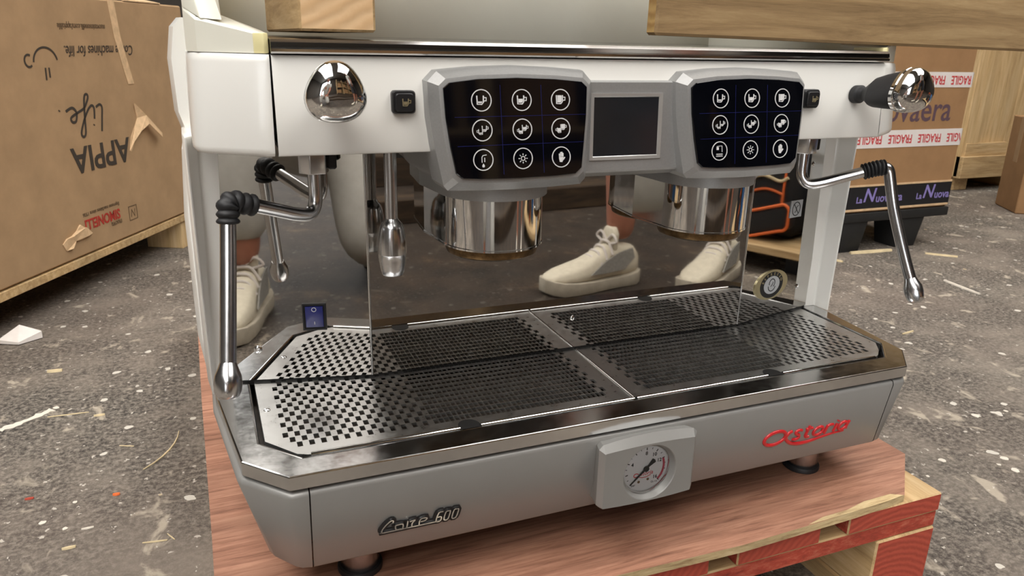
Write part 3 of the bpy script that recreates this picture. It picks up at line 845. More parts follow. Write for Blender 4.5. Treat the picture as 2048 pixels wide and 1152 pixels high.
# steam wands
for s in (-1, 1):
    wnd = part('steam_wand', tubev(smooth_path([(s * .278, .145, .232), (s * .278, .1445, .208), (s * .2785, .1435, .190), (s * .284, .138, .1810), (s * .296, .130, .1825), (s * .318, .117, .191), (s * .338, .105, .1990)], 6), .0062, 16), M['tube'], smooth=True, auto=.9)
    # hexagonal nut and its collar
    hexr = [[(s * .278 + .0140 * math.cos(R(a + 10)), .1455 + .0140 * math.sin(R(a + 10)), z) for a in range(0, 360, 60)] for z in (.216, .246)]
    mk('hex_nut', *loft(hexr), M['tube'], wnd, dz=ZO, bevel=.001)
    box('nut_tab', s * .278 + .012, s * .278 + .020, .141, .150, .219, .246, M['black'], wnd, dz=ZO, bevel=.0015)
    # ribbed rubber elbow
    pth = smooth_path([(s * .333, .108, .1970), (s * .340, .104, .1995), (s * .3490, .0995, .2030), (s * .3535, .0965, .2010), (s * .3545, .0945, .1930), (s * .3550, .0935, .1860)], 7)
    if s > 0:
        pth = smooth_path([(.3335, .1078, .1972), (.340, .1042, .1998), (.3470, .1003, .2022), (.3540, .0970, .2034)], 11)
    rad = [.0074 + (.0021 * abs(math.sin(k * math.pi / 5.0))) for k in range(len(pth))]
    mk('rubber_grip', *tubev(pth, rad, 18), M['rubber'], wnd, smooth=True, dz=ZO, auto=1.2)
    low = smooth_path([(s * .3548, .0940, .1900), (s * .358, .080, .158), (s * .3632, .0578, .1100), (s * .3660, .0460, .0845)], 4)
    if s > 0:
        low = smooth_path([(.3510, .0985, .2030), (.3562, .0958, .2026), (.3588, .0938, .1985), (.3596, .0905, .1880), (.3606, .0790, .1560), (.3632, .0578, .1100), (.3660, .0460, .0845)], 5)
    mk('lower_tube', *tubev(low, .0064, 16), M['tube'], wnd, smooth=True, dz=ZO)
    P0 = Vector((s * .3660, .0460, .0845)); D = (P0 - Vector((s * .358, .080, .158))).normalized()
    u_, v_ = basis(D)
    rg = []
    for h, r, n6 in ((0, .0066, 0), (.003, .0075, 0), (.010, .0102, 0), (.016, .0110, .06), (.022, .0104, .10), (.0265, .0085, .05), (.0285, .005, 0), (.0287, .001, 0)):
        rg.append([P0 + D * h + (u_ * math.cos(t) + v_ * math.sin(t)) * r * (1 + n6 * (math.cos(4 * t) - 1) * .5) for t in [2 * math.pi * k / 32 for k in range(32)]])
    mk('steam_tip', *loft(rg), M['tube'], wnd, smooth=True, dz=ZO, auto=.7)

# hot water spout
sp = part('water_spout', tubev([(-.2145, .12, .25), (-.2145, .12, .205), (-.2147, .12, .170)], [.0058, .0058, .0058], 16), M['tube'], smooth=True)
lathe('spout_nozzle', (-.2147, .12, .173), (0, 0, -1), [(.0058, -.003), (.0075, 0), (.0095, .0018), (.0112, .006), (.0128, .015), (.0133, .025), (.0132, .030), (.0129, .0305), (.0126, .036), (.0112, .045), (.0102, .0495), (.0095, .0505), (.008, .0505), (.007, .044)], M['tube'], sp, seg=28, dz=ZO, auto=.5)

# power switch on the left wing
A0, U, N_ = wing_frame(-1)
def wing_pt(s, t, z, h=0.0):
    A0, U, N_ = wing_frame(s)
    B0 = Vector((s * .3645, .1958, 0))
    q = A0 + (B0 - A0) * t
    return Vector((q.x, q.y, z)) + N_ * h
c = wing_pt(-1, .392, .068)
UU = wing_frame(-1)[1]; NN = wing_frame(-1)[2]
swf = [[c + UU * a + Vector((0, 0, b)) + NN * h for a, b in ((-hx_, -hz_), (hx_, -hz_), (hx_, hz_), (-hx_, hz_))] for hx_, hz_, h in ((.0115, .0140, -.001), (.0115, .0140, .0018), (.0100, .0124, .0020), (.0096, .0120, .0006))]
sw = part('power_switch', loft(swf), M['black'])
rk = [[c + UU * a + Vector((0, 0, b)) + NN * h for a, b, h in pts] for pts in ([(-.0088, -.0112, .0004), (.0088, -.0112, .0004), (.0088, .0112, .0004), (-.0088, .0112, .0004)], [(-.0085, -.0110, .0016), (.0085, -.0110, .0016), (.0085, .0110, .0042), (-.0085, .0110, .0042)])]
mk('rocker', *loft(rk), M['navy'], sw, dz=ZO, bevel=.0005)
r3 = lambda u, v_, h: c + UU * u + Vector((0, 0, v_)) + NN * (.00305 + .0013 * v_ / .0122 + h)
mk('off_mark', *strokev([(.0021 * math.cos(t), .0085 + .0021 * math.sin(t)) for t in [2 * math.pi * k / 20 for k in range(20)]], .0005, r3, closed=True, h=.0003), M['print_white'], sw, dz=ZO)
mk('on_mark', *strokev([(0, -.0075), (0, -.0045)], .0006, r3, h=.0003), M['print_white'], sw, dz=ZO)

# screws
def screw(p, nrm, r=.0042):
    lathe('screw', p, nrm, [(r, 0), (r * .95, .0006), (r * .7, .0012), (r * .45, .0013), (r * .42, .0004), (.0002, .0004)], M['chrome'], mach, seg=18, dz=ZO)
screw(wing_pt(-1, .797, .035), NN)
screw((-.0015, .165, .0375), (0, -1, 0), .0032)
for z in (.030, .200):
    screw(wing_pt(1, .82, .033) if z < .1 else wing_pt(1, .80, .194), wing_frame(1)[2], .0034)

# oval maker's badge and the warning sticker on the right wing
A0, U, N_ = wing_frame(1)
cb = wing_pt(1, .412, .0445, .0002)
w3 = lambda cc: (lambda u, v_, h: cc + U * u + Vector((0, 0, v_)) + N_ * h)
bd = part('maker_badge', polyv([(.0325 * math.cos(t), .0195 * math.sin(t)) for t in [2 * math.pi * k / 48 for k in range(48)]], w3(cb), .0012), M['badge'])
mk('badge_ring', *polyv([(.0225 * math.cos(t), .0172 * math.sin(t)) for t in [2 * math.pi * k / 40 for k in range(40)]], w3(cb + N_ * .0012), .0003), M['ink'], bd, dz=ZO)
mk('badge_disc', *polyv([(.0155 * math.cos(t), .0118 * math.sin(t)) for t in [2 * math.pi * k / 40 for k in range(40)]], w3(cb + N_ * .0015), .0003), M['sticker'], bd, dz=ZO)
c3 = w3(cb + N_ * .0018)
mk('badge_mark', *merge(strokev(arc2(0, .0025, .0055, -60, 200, 20), .0011, c3, h=.0002), strokev(arc2(0, -.001, .007, 180, 350, 20), .0011, c3, h=.0002), strokev([(-.002, -.002), (.001, .001), (.002, .004)], .001, c3, h=.0002)), M['ink'], bd, dz=ZO)
v_all = []
for k, ch_ in enumerate('ESPRESSO'):
    a = R(160 - k * 20)
    P_ = cb + N_ * .0015 + U * (.0190 * math.cos(a)) + Vector((0, 0, .0145 * math.sin(a)))
    tu = U * math.sin(a) - Vector((0, 0, math.cos(a)))
    v_all.append(textv(ch_, .0050, P_, tu, N_.cross(tu), bold=.00008, depth=.0003))
mk('badge_lettering', *merge(*v_all), M['badge'], bd, dz=ZO)
cs = wing_pt(1, .632, .1395, .0003)
st = part('warning_sticker', polyv([(-.0115, -.0108), (.0120, -.0108), (.0120, .0108), (-.0115, .0108)], w3(cs), .0005), M['sticker'])
s3 = w3(cs + N_ * .0005)
mk('warning_sign', *merge(strokev([(.0075 * math.cos(t), .0085 * math.sin(t)) for t in [2 * math.pi * k / 32 for k in range(32)]], .001, s3, closed=True, h=.0002), strokev([(-.005, .0062), (.005, -.0062)], .001, s3, h=.0002),
                          strokev([(-.003, -.004), (-.0005, -.004), (.001, .003), (.004, .004)], .0009, s3, h=.0002)), M['ink'], st, dz=ZO)

# ------------------------------------------------------------------ pressure gauge
gx, gz = -.0054, -.0532
def gauge_outline(x0, x1, z0, z1, bow, ch_):
    pts = [(x0 + ch_, z0)] + [(x0 + ch_ + (x1 - x0 - 2 * ch_) * k / 6, z0 - bow * (1 - (2 * k / 6 - 1) ** 2)) for k in range(1, 6)] + [(x1 - ch_, z0), (x1, z0 + ch_), (x1, z1 - ch_), (x1 - ch_, z1)]
    pts += [(x1 - ch_ - (x1 - x0 - 2 * ch_) * k / 6, z1 + bow * (1 - (2 * k / 6 - 1) ** 2)) for k in range(1, 6)] + [(x0 + ch_, z1), (x0, z1 - ch_), (x0, z0 + ch_)]
    return pts
OB = gauge_outline(-.0520, .0450, -.0890, -.0225, .001, .003)
OM = gauge_outline(-.0585, .0480, -.0845, -.0178, .0038, .0042)
OF = gauge_outline(-.0546, .0422, -.0822, -.0240, .0018, .0006)
circ = lambda r: [(gx + r * math.cos(2 * math.pi * k / 72), gz + r * math.sin(2 * math.pi * k / 72)) for k in range(72)]
from mathutils.geometry import tessellate_polygon
shell = loft([[(x, y, z) for x, z in pts] for pts, y in ((OB, .012), (OB, .006), (OM, -.0125), (OF, -.0185))], True, False)
ho = [Vector((x, -.0185, z)) for x, z in OF]; hi_ = [Vector((x, -.0185, z)) for x, z in circ(.0292)]
flat = (ho + hi_, [tuple(t) for t in tessellate_polygon([[Vector((p.x, p.z, 0)) for p in ho], [Vector((p.x, p.z, 0)) for p in hi_]])])
bore = loft([[(x, y, z) for x, z in pts] for pts, y in ((circ(.0292), -.0185), (circ(.0284), -.0178), (circ(.0258), -.0105))], False, False)
v, f = merge(shell, flat, bore)
gg = part('pressure_gauge', (v, f), M['base_grey'], smooth=True, auto=.25, weld=1e-6)
g3 = lambda yy: (lambda u, v_, h: Vector((gx + u, yy - h, gz + v_)))
lathe('gauge_rim', (gx, -.0098, gz), (0, -1, 0), [(.0262, 0), (.0262, .0022), (.0250, .0028), (.0244, .0012)], M['chrome'], gg, seg=64, dz=ZO, caps=False)
mk('dial_face', *polyv(arc2(0, 0, .0248, 0, 354, 59), g3(-.0095), .0008), M['dial'], gg, dz=ZO)
d_ = g3(-.0103)
marks = []
for k in range(17):
    a = R(225 - 270 * k / 16); r0 = .0205 if k % 2 else .0195
    marks.append(strokev([(r0 * math.cos(a), r0 * math.sin(a)), (.0222 * math.cos(a), .0222 * math.sin(a))], .0005 if k % 2 else .0009, d_, h=.0002))
for k, tx in ((8, '8'), (10, '10'), (12, '12'), (16, '16'), (4, '4')):
    a = R(225 - 270 * k / 16)
    marks.append(textv(tx, .0052, (gx + .0160 * math.cos(a), -.0103, gz + .0160 * math.sin(a)), (1, 0, 0), (0, 0, 1), depth=.0002, bold=.0001))
marks.append(textv('bar', .0036, (gx - .0125, -.0103, gz - .0165), (1, 0, 0), (0, 0, 1), depth=.0002))
marks.append(textv('CL.1.6', .0026, (gx + .0105, -.0103, gz - .0165), (1, 0, 0), (0, 0, 1), depth=.0002))
mk('dial_marks', *merge(*marks), M['ink'], gg, dz=ZO)
mk('red_zone', *strokev(arc2(0, 0, .0203, 22, -44, 20), .0022, d_, h=.00025), M['dial_red'], gg, dz=ZO)
mk('dial_emblem', *merge(strokev(arc2(-.0098, -.0062, .0026, 20, 330, 16, .0020), .0008, d_, h=.0002), textv('storia', .0062, (gx + .0015, -.0103, gz - .0055), (1, 0, 0), (0, 0, 1), shear=.25, depth=.0002),
                         strokev([(-.0075, -.0082), (-.003, -.0098), (.002, -.0096), (.0065, -.0080)], .0006, d_, h=.0002)), M['red_enamel'], gg, dz=ZO)
mk('dial_pips', *merge(polyv(arc2(-.0065, -.0138, .0014, 0, 340, 17), d_, .0002), polyv(arc2(.0035, -.0125, .0014, 0, 340, 17), d_, .0002)), M['brass'], gg, dz=ZO)
n3 = g3(-.0112)
na = R(222)
cd, sd = math.cos(na), math.sin(na)
rotp = lambda a, b: (a * cd - b * sd, a * sd + b * cd)
mk('needle', *merge(polyv([rotp(-.0115, -.0026), rotp(-.0045, -.0011), rotp(.0225, -.0005), rotp(.0225, .0005), rotp(-.0045, .0011), rotp(-.0115, .0026), rotp(-.0125, 0)], n3, .0005), polyv(arc2(0, 0, .0030, 0, 340, 17), g3(-.0116), .0008)), M['ink'], gg, dz=ZO)
lathe('gauge_lens', (gx, -.0125, gz), (0, -1, 0), [(.0250, 0), (.0246, .0006), (.02, .0009), (.001, .0011)], M['clear'], gg, seg=48, dz=ZO, caps=False)

# ------------------------------------------------------------------ red script emblem
yb = lambda z: .012 * min(max((-.0205 - z) / .0765, 0), 1)
def e3(u, v_, h): return Vector((u, yb(v_) - .0002 - h, v_))
def dstroke(pts, w, h=.0022, n=8):
    """rounded, domed stroke: tube flattened onto the panel"""
    p3 = smooth_path([(a, 0, b) for a, b in pts], n)
    path = [Vector((q.x, yb(q.z) - .0004, q.z)) for q in p3]
    ws = w if isinstance(w, (list, tuple)) else [w] * len(pts)
    rad = []
    for i in range(len(path)):
        t = i / (len(path) - 1) * (len(ws) - 1); k = min(int(t), len(ws) - 2); rad.append((ws[k] + (ws[k + 1] - ws[k]) * (t - k)) / 2)
    v, f = tubev(path, rad, 10)
    return [Vector((q.x, yb(q.z) - .0004 + (q.y - (yb(q.z) - .0004)) * (h / max(w if not isinstance(w, (list, tuple)) else max(w), 1e-6)) * 1.4, q.z)) for q in v], f
el = [(.1640 + .0142 * math.cos(t) * math.cos(.30) - .0080 * math.sin(t) * math.sin(.30), -.0620 + .0142 * math.cos(t) * math.sin(.30) * 0.55 + .0080 * math.sin(t)) for t in [2 * math.pi * k / 20 for k in range(21)]]
sw_pts = [(.1855, -.0570), (.1815, -.0590), (.1790, -.0630), (.1805, -.0672), (.1862, -.0722), (.1945, -.0752), (.2055, -.0762), (.2170, -.0752), (.2290, -.0735), (.2440, -.0718), (.2610, -.0712)]
sw_w = [.0042, .0044, .0044, .0042, .0044, .0046, .0044, .0040, .0034, .0028, .0018]
em = [dstroke(el, .0042), dstroke(sw_pts, sw_w)]
# s t o r i a
em.append(dstroke([(.1990, -.0585), (.1950, -.0575), (.1915, -.0592), (.1925, -.0622), (.1965, -.0640), (.1970, -.0672), (.1925, -.0690), (.1885, -.0680)], .0035, .0022))
em.append(dstroke([(.2090, -.0545), (.2075, -.0600), (.2062, -.0660), (.2075, -.0688), (.2110, -.0688)], .0035, .0022))
em.append(dstroke([(.2045, -.0582), (.2090, -.0580), (.2135, -.0580)], .0032, .0022))
em.append(dstroke([(.2230 + .0062 * math.cos(t) + .0012 * math.sin(t), -.0640 + .0052 * math.sin(t)) for t in [2 * math.pi * k / 14 for k in range(15)]], .0035, .0022))
em.append(dstroke([(.2350, -.0586), (.2338, -.0640), (.2325, -.0690)], .0035, .0022))
em.append(dstroke([(.2342, -.0615), (.2365, -.0590), (.2400, -.0588), (.2425, -.0592)], .0032, .0022))
em.append(dstroke([(.2478, -.0590), (.2468, -.0640), (.2455, -.0690)], .0035, .0022))
em.append(dstroke([(.2490, -.0548), (.2488, -.0553), (.2486, -.0558)], .0042, .0022))
em.append(dstroke([(.2572 + .0055 * math.cos(t) + .0012 * math.sin(t), -.0636 + .0050 * math.sin(t)) for t in [2 * math.pi * k / 14 for k in range(15)]], .0035, .0022))
em.append(dstroke([(.2655, -.0580), (.2642, -.0612), (.2632, -.0650), (.2632, -.0680)], .0035, .0022))
mk('script_emblem', *merge(*em), M['red_enamel'], mach, smooth=True, dz=ZO, auto=1.5)

# ------------------------------------------------------------------ chrome model plate
def plate_stroke(pts, w, lift, hh):
    return strokev(pts, w, lambda u, v_, h: Vector((u, yb(v_) - lift - h, v_)), h=hh)
strokes = [
    [(-.2475, -.0655), (-.2470, -.0632), (-.2492, -.0628), (-.2535, -.0665), (-.2568, -.0712), (-.2568, -.0738), (-.2545, -.0744), (-.2060, -.0744)],        # C with the long baseline
    [(-.2450, -.0690), (-.2385, -.0690), (-.2388, -.0742)], [(-.2450, -.0690), (-.2445, -.0735), (-.2400, -.0738)],
    [(-.2340, -.0668), (-.2350, -.0742)], [(-.2325, -.0680), (-.2275, -.0672), (-.2300, -.0700), (-.2305, -.0740)],
    [(-.2240, -.0742), (-.2228, -.0678), (-.2170, -.0676), (-.2185, -.0702), (-.2225, -.0706)],
    [(-.2020, -.0645), (-.2062, -.0650), (-.2085, -.0740), (-.2045, -.0742), (-.2038, -.0700), (-.2072, -.0698)],
    [(-.1965, -.0650), (-.1995, -.0655), (-.2012, -.0738), (-.1975, -.0740), (-.1955, -.0655), (-.1970, -.0650)],
    [(-.1890, -.0648), (-.1920, -.0652), (-.1938, -.0738), (-.1900, -.0740), (-.1878, -.0655), (-.1895, -.0648)]]
pl = mk('model_plate', *merge(*[plate_stroke(smooth_path([(a, b, 0) for a, b in q], 3) and [(p.x, p.y) for p in smooth_path([(a, b, 0) for a, b in q], 3)],   .0060, -.0004, .0020) for q in strokes]), M['black'], mach, dz=ZO)
mk('raised_lettering', *merge(*[plate_stroke([(p.x, p.y) for p in smooth_path([(a, b, 0) for a, b in q], 3)], .0012, .0014, .0012) for q in strokes]), M['chrome'], pl, dz=ZO)

# ================================================================== TIMBER ON TOP OF THE MACHINE
zt = .3360 + ZO
o = box('timber_block', -.2885, -.2275, .1, .40, zt, zt + .150, [M['pine_y'], M['end_pine']], bevel=.002, fm=[0, 0, 1, 0, 0, 0], origin=(-.258, .25, zt))
tag(o, 'short pine timber with pale end grain lying on the left of the machine top', 'timber')
A = R(0.75)
U_ = Vector((math.cos(A), 0.0, -math.sin(A))); W_ = Vector((math.sin(A), 0, math.cos(A)))
o = fbox('timber_beam', (.030, .088, .3400 + ZO), U_, (0, 1, 0), W_, 0, 1.15, 0, .018, 0, .145, [M['beam'], M['end_beam']], bevel=.0025, fm=[0, 0, 0, 0, 0, 1])
tag(o, 'long rough aged pine beam jutting right across the machine top', 'timber')
o = box('shade_plank', -.34, .60, .095, .330, zt + .1505, zt + .172, M['pine_x'], bevel=.002, origin=(.1, .16, zt + .1505))  # unseen plank, added to throw shade on the machine top
tag(o, 'unseen pine plank added over the timbers to shade the machine top', 'timber')

# ================================================================== LEFT CARDBOARD BOX ON ITS PALLET
E_ = Vector((.453, .891, 0)).normalized(); NO = Vector((.891, -.453, 0)).normalized(); UP = Vector((0, 0, 1))
PB = Vector((-.81, 1.244, 0))
def fpt(s, z, h=0.0): return PB + E_ * s + UP * (z + ZO) + NO * h
lp = empty('box_pallet', PB - NO * .3 + E_ * .3, 'pine pallet raised on blocks under the big upside-down carton', 'pallet')
for k in range(5):
    fbox('deck_board', PB, E_, NO, UP, -.30, .93, -.62 + k * .128, -.62 + k * .128 + .11, .085, .105, M['pine_x'], lp, bevel=.001)
for s0, s1 in ((-.12, -.005), (.78, .92)):
    for n0 in (-.62, -.12):
        fbox('block', PB, E_, NO, UP, s0, s1, n0, n0 + .115, 0, .085, M['pine_z'], lp, bevel=.001)
cb_ = empty('carton', PB - NO * .3 + E_ * .3 + UP * .108, 'large brown coffee machine carton standing upside down on pine pallet', 'cardboard box')
fbox('carton_body', PB, E_, NO, UP, -.30, .915, -.62, 0, .108, .715, M['card'], cb_, bevel=.004)
def ctext(name, s, z, body, size, mat, **k):
    return text(name, body, size, fpt(s, z, .0006), -E_, -UP, mat, cb_, depth=.0006, **k)
ctext('carton_lettering', .437, .037, 'APPIA', .088, M['card_print'], bold=.0014, xs=1.05)
def script(name, s0, z0, w_, h_, polys, wd, mat):
    # handwriting drawn as strokes, turned upside down like the carton
    out = []
    for q in polys:
        p_ = smooth_path([(a, b, 0) for a, b in q], 5) if len(q) > 2 else [Vector((a, b, 0)) for a, b in q]
        out.append(strokev([(s0 - p.x * w_, z0 - p.y * h_) for p in p_], wd, lambda u, v_, h: fpt(u, v_, .0006 + h), h=.0004))
    mk(name, *merge(*out), mat, cb_)
LIFE = [[(.10, 1.0), (.04, .5), (.0, .12), (.06, .0), (.18, .08)], [(.27, .50), (.24, .12), (.30, .0), (.40, .10)], [(.30, .70), (.31, .74)],
        [(.40, .10), (.56, .45), (.70, .92), (.66, 1.08), (.58, .95), (.54, .3), (.48, -.32), (.40, -.42), (.38, -.28), (.52, .05), (.70, .18)],
        [(.70, .18), (.92, .34), (.90, .50), (.80, .48), (.76, .18), (.86, .0), (1.04, .10)], [(1.20, .03), (1.21, .07)]]
script('carton_lettering', .462, .158, .135, .066, LIFE, .0062, M['card_print'])
ctext('carton_lettering', .492, .288, 'Coffee machines for life.', .036, M['card_print'], shear=.25, xs=.80)
ctext('carton_lettering', .43, .343, 'nuovasimonelli.com/appialife', .020, M['card_grey'], xs=.80)
ctext('carton_lettering', .400, -.124, 'SIMONELLI', .036, M['card_red'], bold=.0008, xs=.86)
ctext('carton_lettering', .455, -.148, 'nuova', .022, M['card_grey'], xs=.9)
ctext('carton_lettering', .400, -.099, 'Espresso machines since 1936', .014, M['card_grey'], xs=.9)
c3_ = lambda u, v_, h: fpt(u, v_, .0006 + h)
mk('carton_logo', *merge(strokev([(.515, -.155), (.552, -.155), (.552, -.118), (.515, -.118)], .003, c3_, closed=True, h=.0004), strokev([(.524, -.147), (.528, -.127), (.540, -.147), (.543, -.127)], .003, c3_, h=.0004)), M['card_grey'], cb_)
mk('smiling_cup', *merge(strokev(arc2(.281, .262, .040, 10, 175, 24, .034), .0045, c3_, h=.0004), strokev(arc2(.226, .268, .013, 60, 310, 14), .0045, c3_, h=.0004), strokev([(.276, .252), (.274, .225)], .0045, c3_, h=.0004), strokev([(.288, .252), (.287, .230)], .0045, c3_, h=.0004)), M['card_print'], cb_)
# tape and tears
mk('packing_tape', *merge(*[polyv([(s0, z0), (s0 + .028, z0), (s1 + .028, z1), (s1, z1)], c3_, .0008) for s0, z0, s1, z1 in ((.545, .41, .555, .32), (.555, .32, .575, .25), (.575, .25, .59, .20))]), M['card_torn'], cb_)
tear = [(.600, .150), (.640, .115), (.700, .060), (.690, .050), (.640, .092), (.605, .075), (.575, .050), (.565, .025), (.558, .028), (.570, .062), (.600, .095), (.612, .11)]
tv = [fpt(a, b, .001 + .022 * max(0, 1 - abs(i - 3) / 4)) for i, (a, b) in enumerate(tear)]
tv2 = [p - NO * .003 for p in tv]
mk('torn_flap', *loft([tv2, tv]), M['card_torn'], cb_)
jag = [(.235, -.150), (.25, -.140), (.27, -.138), (.29, -.130), (.305, -.118), (.315, -.128), (.33, -.130), (.345, -.148), (.325, -.150), (.300, -.156), (.28, -.152), (.262, -.166), (.245, -.168)]
mk('scuffed_tear', *loft([[fpt(a, b, .0004) for a, b in jag], [fpt(a, b, .002 + .003 * (i % 3)) for i, (a, b) in enumerate(jag)]]), M['card_torn'], cb_)
# loose top flap
mk('lid_flap', *loft([[fpt(.62, .41, 0), fpt(.80, .41, 0), fpt(.80, .43, -.12), fpt(.62, .45, -.12)], [fpt(.62, .413, 0), fpt(.80, .413, 0), fpt(.80, .433, -.12), fpt(.62, .453, -.12)]]), M['card_torn'], cb_)
# crumpled paper beside the pallet leg
pp = [(-.815, 1.235), (-.775, 1.215), (-.735, 1.245), (-.745, 1.285), (-.79, 1.29)]
vv = [Vector((x, y, .002)) for x, y in pp] + [Vector((x, y, .004 + .02 * random.random())) for x, y in pp] + [Vector((-.775, 1.25, .035))]
ff = [tuple(range(5))] + [(k, (k + 1) % 5, 5 + (k + 1) % 5, 5 + k) for k in range(5)] + [(5 + k, 5 + (k + 1) % 5, 10) for k in range(5)]
tag(mk('crumpled_paper', vv, ff, M['paper'], origin=(-.775, 1.25, 0)), 'crumpled white paper scrap against the leg of the carton pallet', 'paper')

# ================================================================== RIGHT CARTON ON BLACK PALLET
bp_ = empty('plastic_pallet', (1.6, 1.6, 0), 'black plastic pallet under the taped carton', 'pallet')
v, f = boxv(1.10, 1.968, 1.245, 2.0, .103, .133)
mk('pallet_deck', v, f, M['pallet_black'], bp_, bevel=.004)
for x0 in (1.13, 1.505, 1.755):
    for y0 in (1.25, 1.84):
        a, b, c, d = x0 + .012, x0 + .1, y0 + .012, y0 + .1
        vv, ff = loft([[(a, c, 0), (b, c, 0), (b, d, 0), (a, d, 0)], [(x0, y0, .104), (x0 + .112, y0, .104), (x0 + .112, y0 + .112, .104), (x0, y0 + .112, .104)]])
        mk('pallet_foot', vv, ff, M['pallet_black'], bp_, bevel=.003)
rc = empty('carton', (1.55, 1.6, .135), 'brown carton wrapped in white FRAGILE tape on black pallet', 'cardboard box')
box('carton_body', 1.12, 1.960, 1.25, 1.98, .135, .80, M['card_dark'], rc, bevel=.004)
RY = 1.25
def band(name, z0, z1, mat, h=.0012):
    return mk(name, *merge(boxv(1.118, 1.962, RY - h, RY - .0002, z0, z1), boxv(1.9602, 1.9602 + h, RY - h, 1.98, z0, z1)), mat, rc)
band('printed_band', -.158 + ZO, -.086 + ZO, M['band'])
band('fragile_tape', .036 + ZO, .090 + ZO, M['tape'])
band('fragile_tape', .221 + ZO, .268 + ZO, M['tape'])
band('band_edge', -.086 + ZO, -.080 + ZO, M['card_torn'], .0018)
band('band_edge', -.165 + ZO, -.158 + ZO, M['card_torn'], .0018)
tx = []
for zc in (.063, .2445):
    for k in range(7):
        if k > 5: continue
        tv_, tf_ = textv('FRAGILE', .038, (1.945 - .128 * k - (.03 if zc > .1 else 0), RY - .0014, zc + ZO), (-1, 0, 0), (0, 0, -1), bold=.0006, depth=.0004, xs=.72, shear=-.1)
        ok = set(i for i, p in enumerate(tv_) if p.x < 1.9595)
        mk('tape_word', tv_, [q for q in tf_ if all(i in ok for i in q)], M['tape_red'], rc)
text('carton_lettering', 'nuovaera', .11, (1.700, RY - .0002, .150 + ZO), (1, 0, 0), (0, 0, 1), M['card_purple'], rc, bold=.001, xs=.95)
for xc in (1.665, 1.925):
    vv, ff = merge(textv('La', .028, (xc - .105, RY - .0014, -.130 + ZO), (1, 0, 0), (0, 0, 1), bold=.0006),
                   textv('N', .062, (xc - .066, RY - .0014, -.117 + ZO), (1, 0, 0), (0, 0, 1), bold=.001, shear=.2),
                   textv('uovaera', .038, (xc + .022, RY - .0014, -.127 + ZO), (1, 0, 0), (0, 0, 1), bold=.0006, xs=.95))
    keep = set(i for i, p in enumerate(vv) if p.x < 1.9595)
    mk('band_lettering', vv, [q for q in ff if all(k in keep for k in q)], M['lavender'], rc)

# ================================================================== CRATE AND SMALL BOX FURTHER BACK
cr = empty('wooden_crate', (3.3, 2.3, 0), 'tall pale pine crate behind the taped carton', 'crate')
XC = 2.93
for x0, x1, dz_ in ((0, .098, 0), (.101, .33, .03), (.333, .56, .03), (.563, .80, .03)):
    box('plank', XC + x0, XC + x1, 2.0 - (.022 if x0 == 0 else 0), 2.02, .068, 1.5, M['pine_z'], cr, bevel=.002)
box('rail', XC + .02, XC + .30, 1.975, 1.999, .165, .225, M['pine_x'], cr, bevel=.002)
box('rail', XC + .0, XC + .80, 1.96, 1.9995, .062, .165, M['pine_x'], cr, bevel=.002)
for x0 in (.02, .38, .7):
    box('skid', XC + x0, XC + x0 + .09, 2.0, 2.6, 0, .068, M['pine_y'], cr, bevel=.002)
box('crate_floor', XC, XC + .8, 2.021, 2.6, .0685, .09, M['pine_x'], cr)
box('crate_side', XC, XC + .02, 2.021, 2.6, .0905, 1.5, M['pine_z'], cr)
sb = empty('small_carton', (2.9, 1.75, 0), 'plain brown carton standing on the floor before the pine crate', 'cardboard box')
Uy = Vector((.555, .832, 0)).normalized(); Ux = Vector((Uy.y, -Uy.x, 0))
fbox('carton_body', (2.725, 1.525, 0), Ux, Uy, UP, 0, .45, 0, .215, 0, .385, M['card_dark'], sb, bevel=.004)
fbox('closing_tape', (2.725, 1.525, 0), Ux, Uy, UP, -.001, -.0001, .09, .13, .2, .384, M['card'], sb)

# ================================================================== FLOOR LITTER
def floor_pt(u, v_):
    d = rot @ Vector(((u - 1024) / F_PX, -(v_ - 576) / F_PX, -1)); c0 = Vector((-.366, -.546, .332 + ZO))
    return c0 + d * (-c0.z / d.z)
def splinter(u0, v0, u1, v1, w_, mat, label, bend=0.0, grp='splinters and straws on the floor', nm='wood_splinter', cat='splinter'):
    a = floor_pt(u0, v0); b = floor_pt(u1, v1); d = b - a
    nrm = Vector((-d.y, d.x, 0)).normalized()
    pts = [a + d * (k / 6) + nrm * bend * d.length * (1 - (2 * k / 6 - 1) ** 2) for k in range(7)]
    rr = []
    for k, p in enumerate(pts):
        ww = w_ * (.45 + .55 * math.sin(math.pi * (k + .6) / 7.2))
        rr.append([p + nrm * ww + UP * .0005, p - nrm * ww + UP * .0005, p - nrm * ww * .6 + UP * (.0005 + w_ * .8), p + nrm * ww * .6 + UP * (.0005 + w_ * .8)])
    o = mk(nm, *loft(rr), mat, origin=(a + b) / 2)
    tag(o, label, cat, grp)
splinter(287, 940, 358, 863, .0016, M['straw'], 'longest curved pale straw on the floor left of the plywood', -.10)
splinter(239, 892, 268, 893, .0012, M['straw'], 'short straight straw left of the curved straw')
splinter(285, 1087, 335, 1081, .0015, M['straw'], 'tan straw on the floor at lower left, beside the plywood')
splinter(335, 1068, 350, 1080, .0010, M['straw'], 'tiny bent straw touching the tan straw at lower left')
splinter(124, 1100, 152, 1094, .0028, M['straw'], 'thick tan chip at the bottom left of the floor')
splinter(163, 1060, 188, 1055, .0020, M['flake'], 'white sliver beside the dark round floor stain')
splinter(188, 833, 210, 830, .0030, M['straw'], 'broad cream chip on the left floor below the white paint line')
splinter(95, 835, 178, 825, .0014, M['straw'], 'thin straw lying beside the white paint line')
splinter(1700, 508, 1782, 502, .0090, M['straw'], 'long pale wood strip by the black pallet')
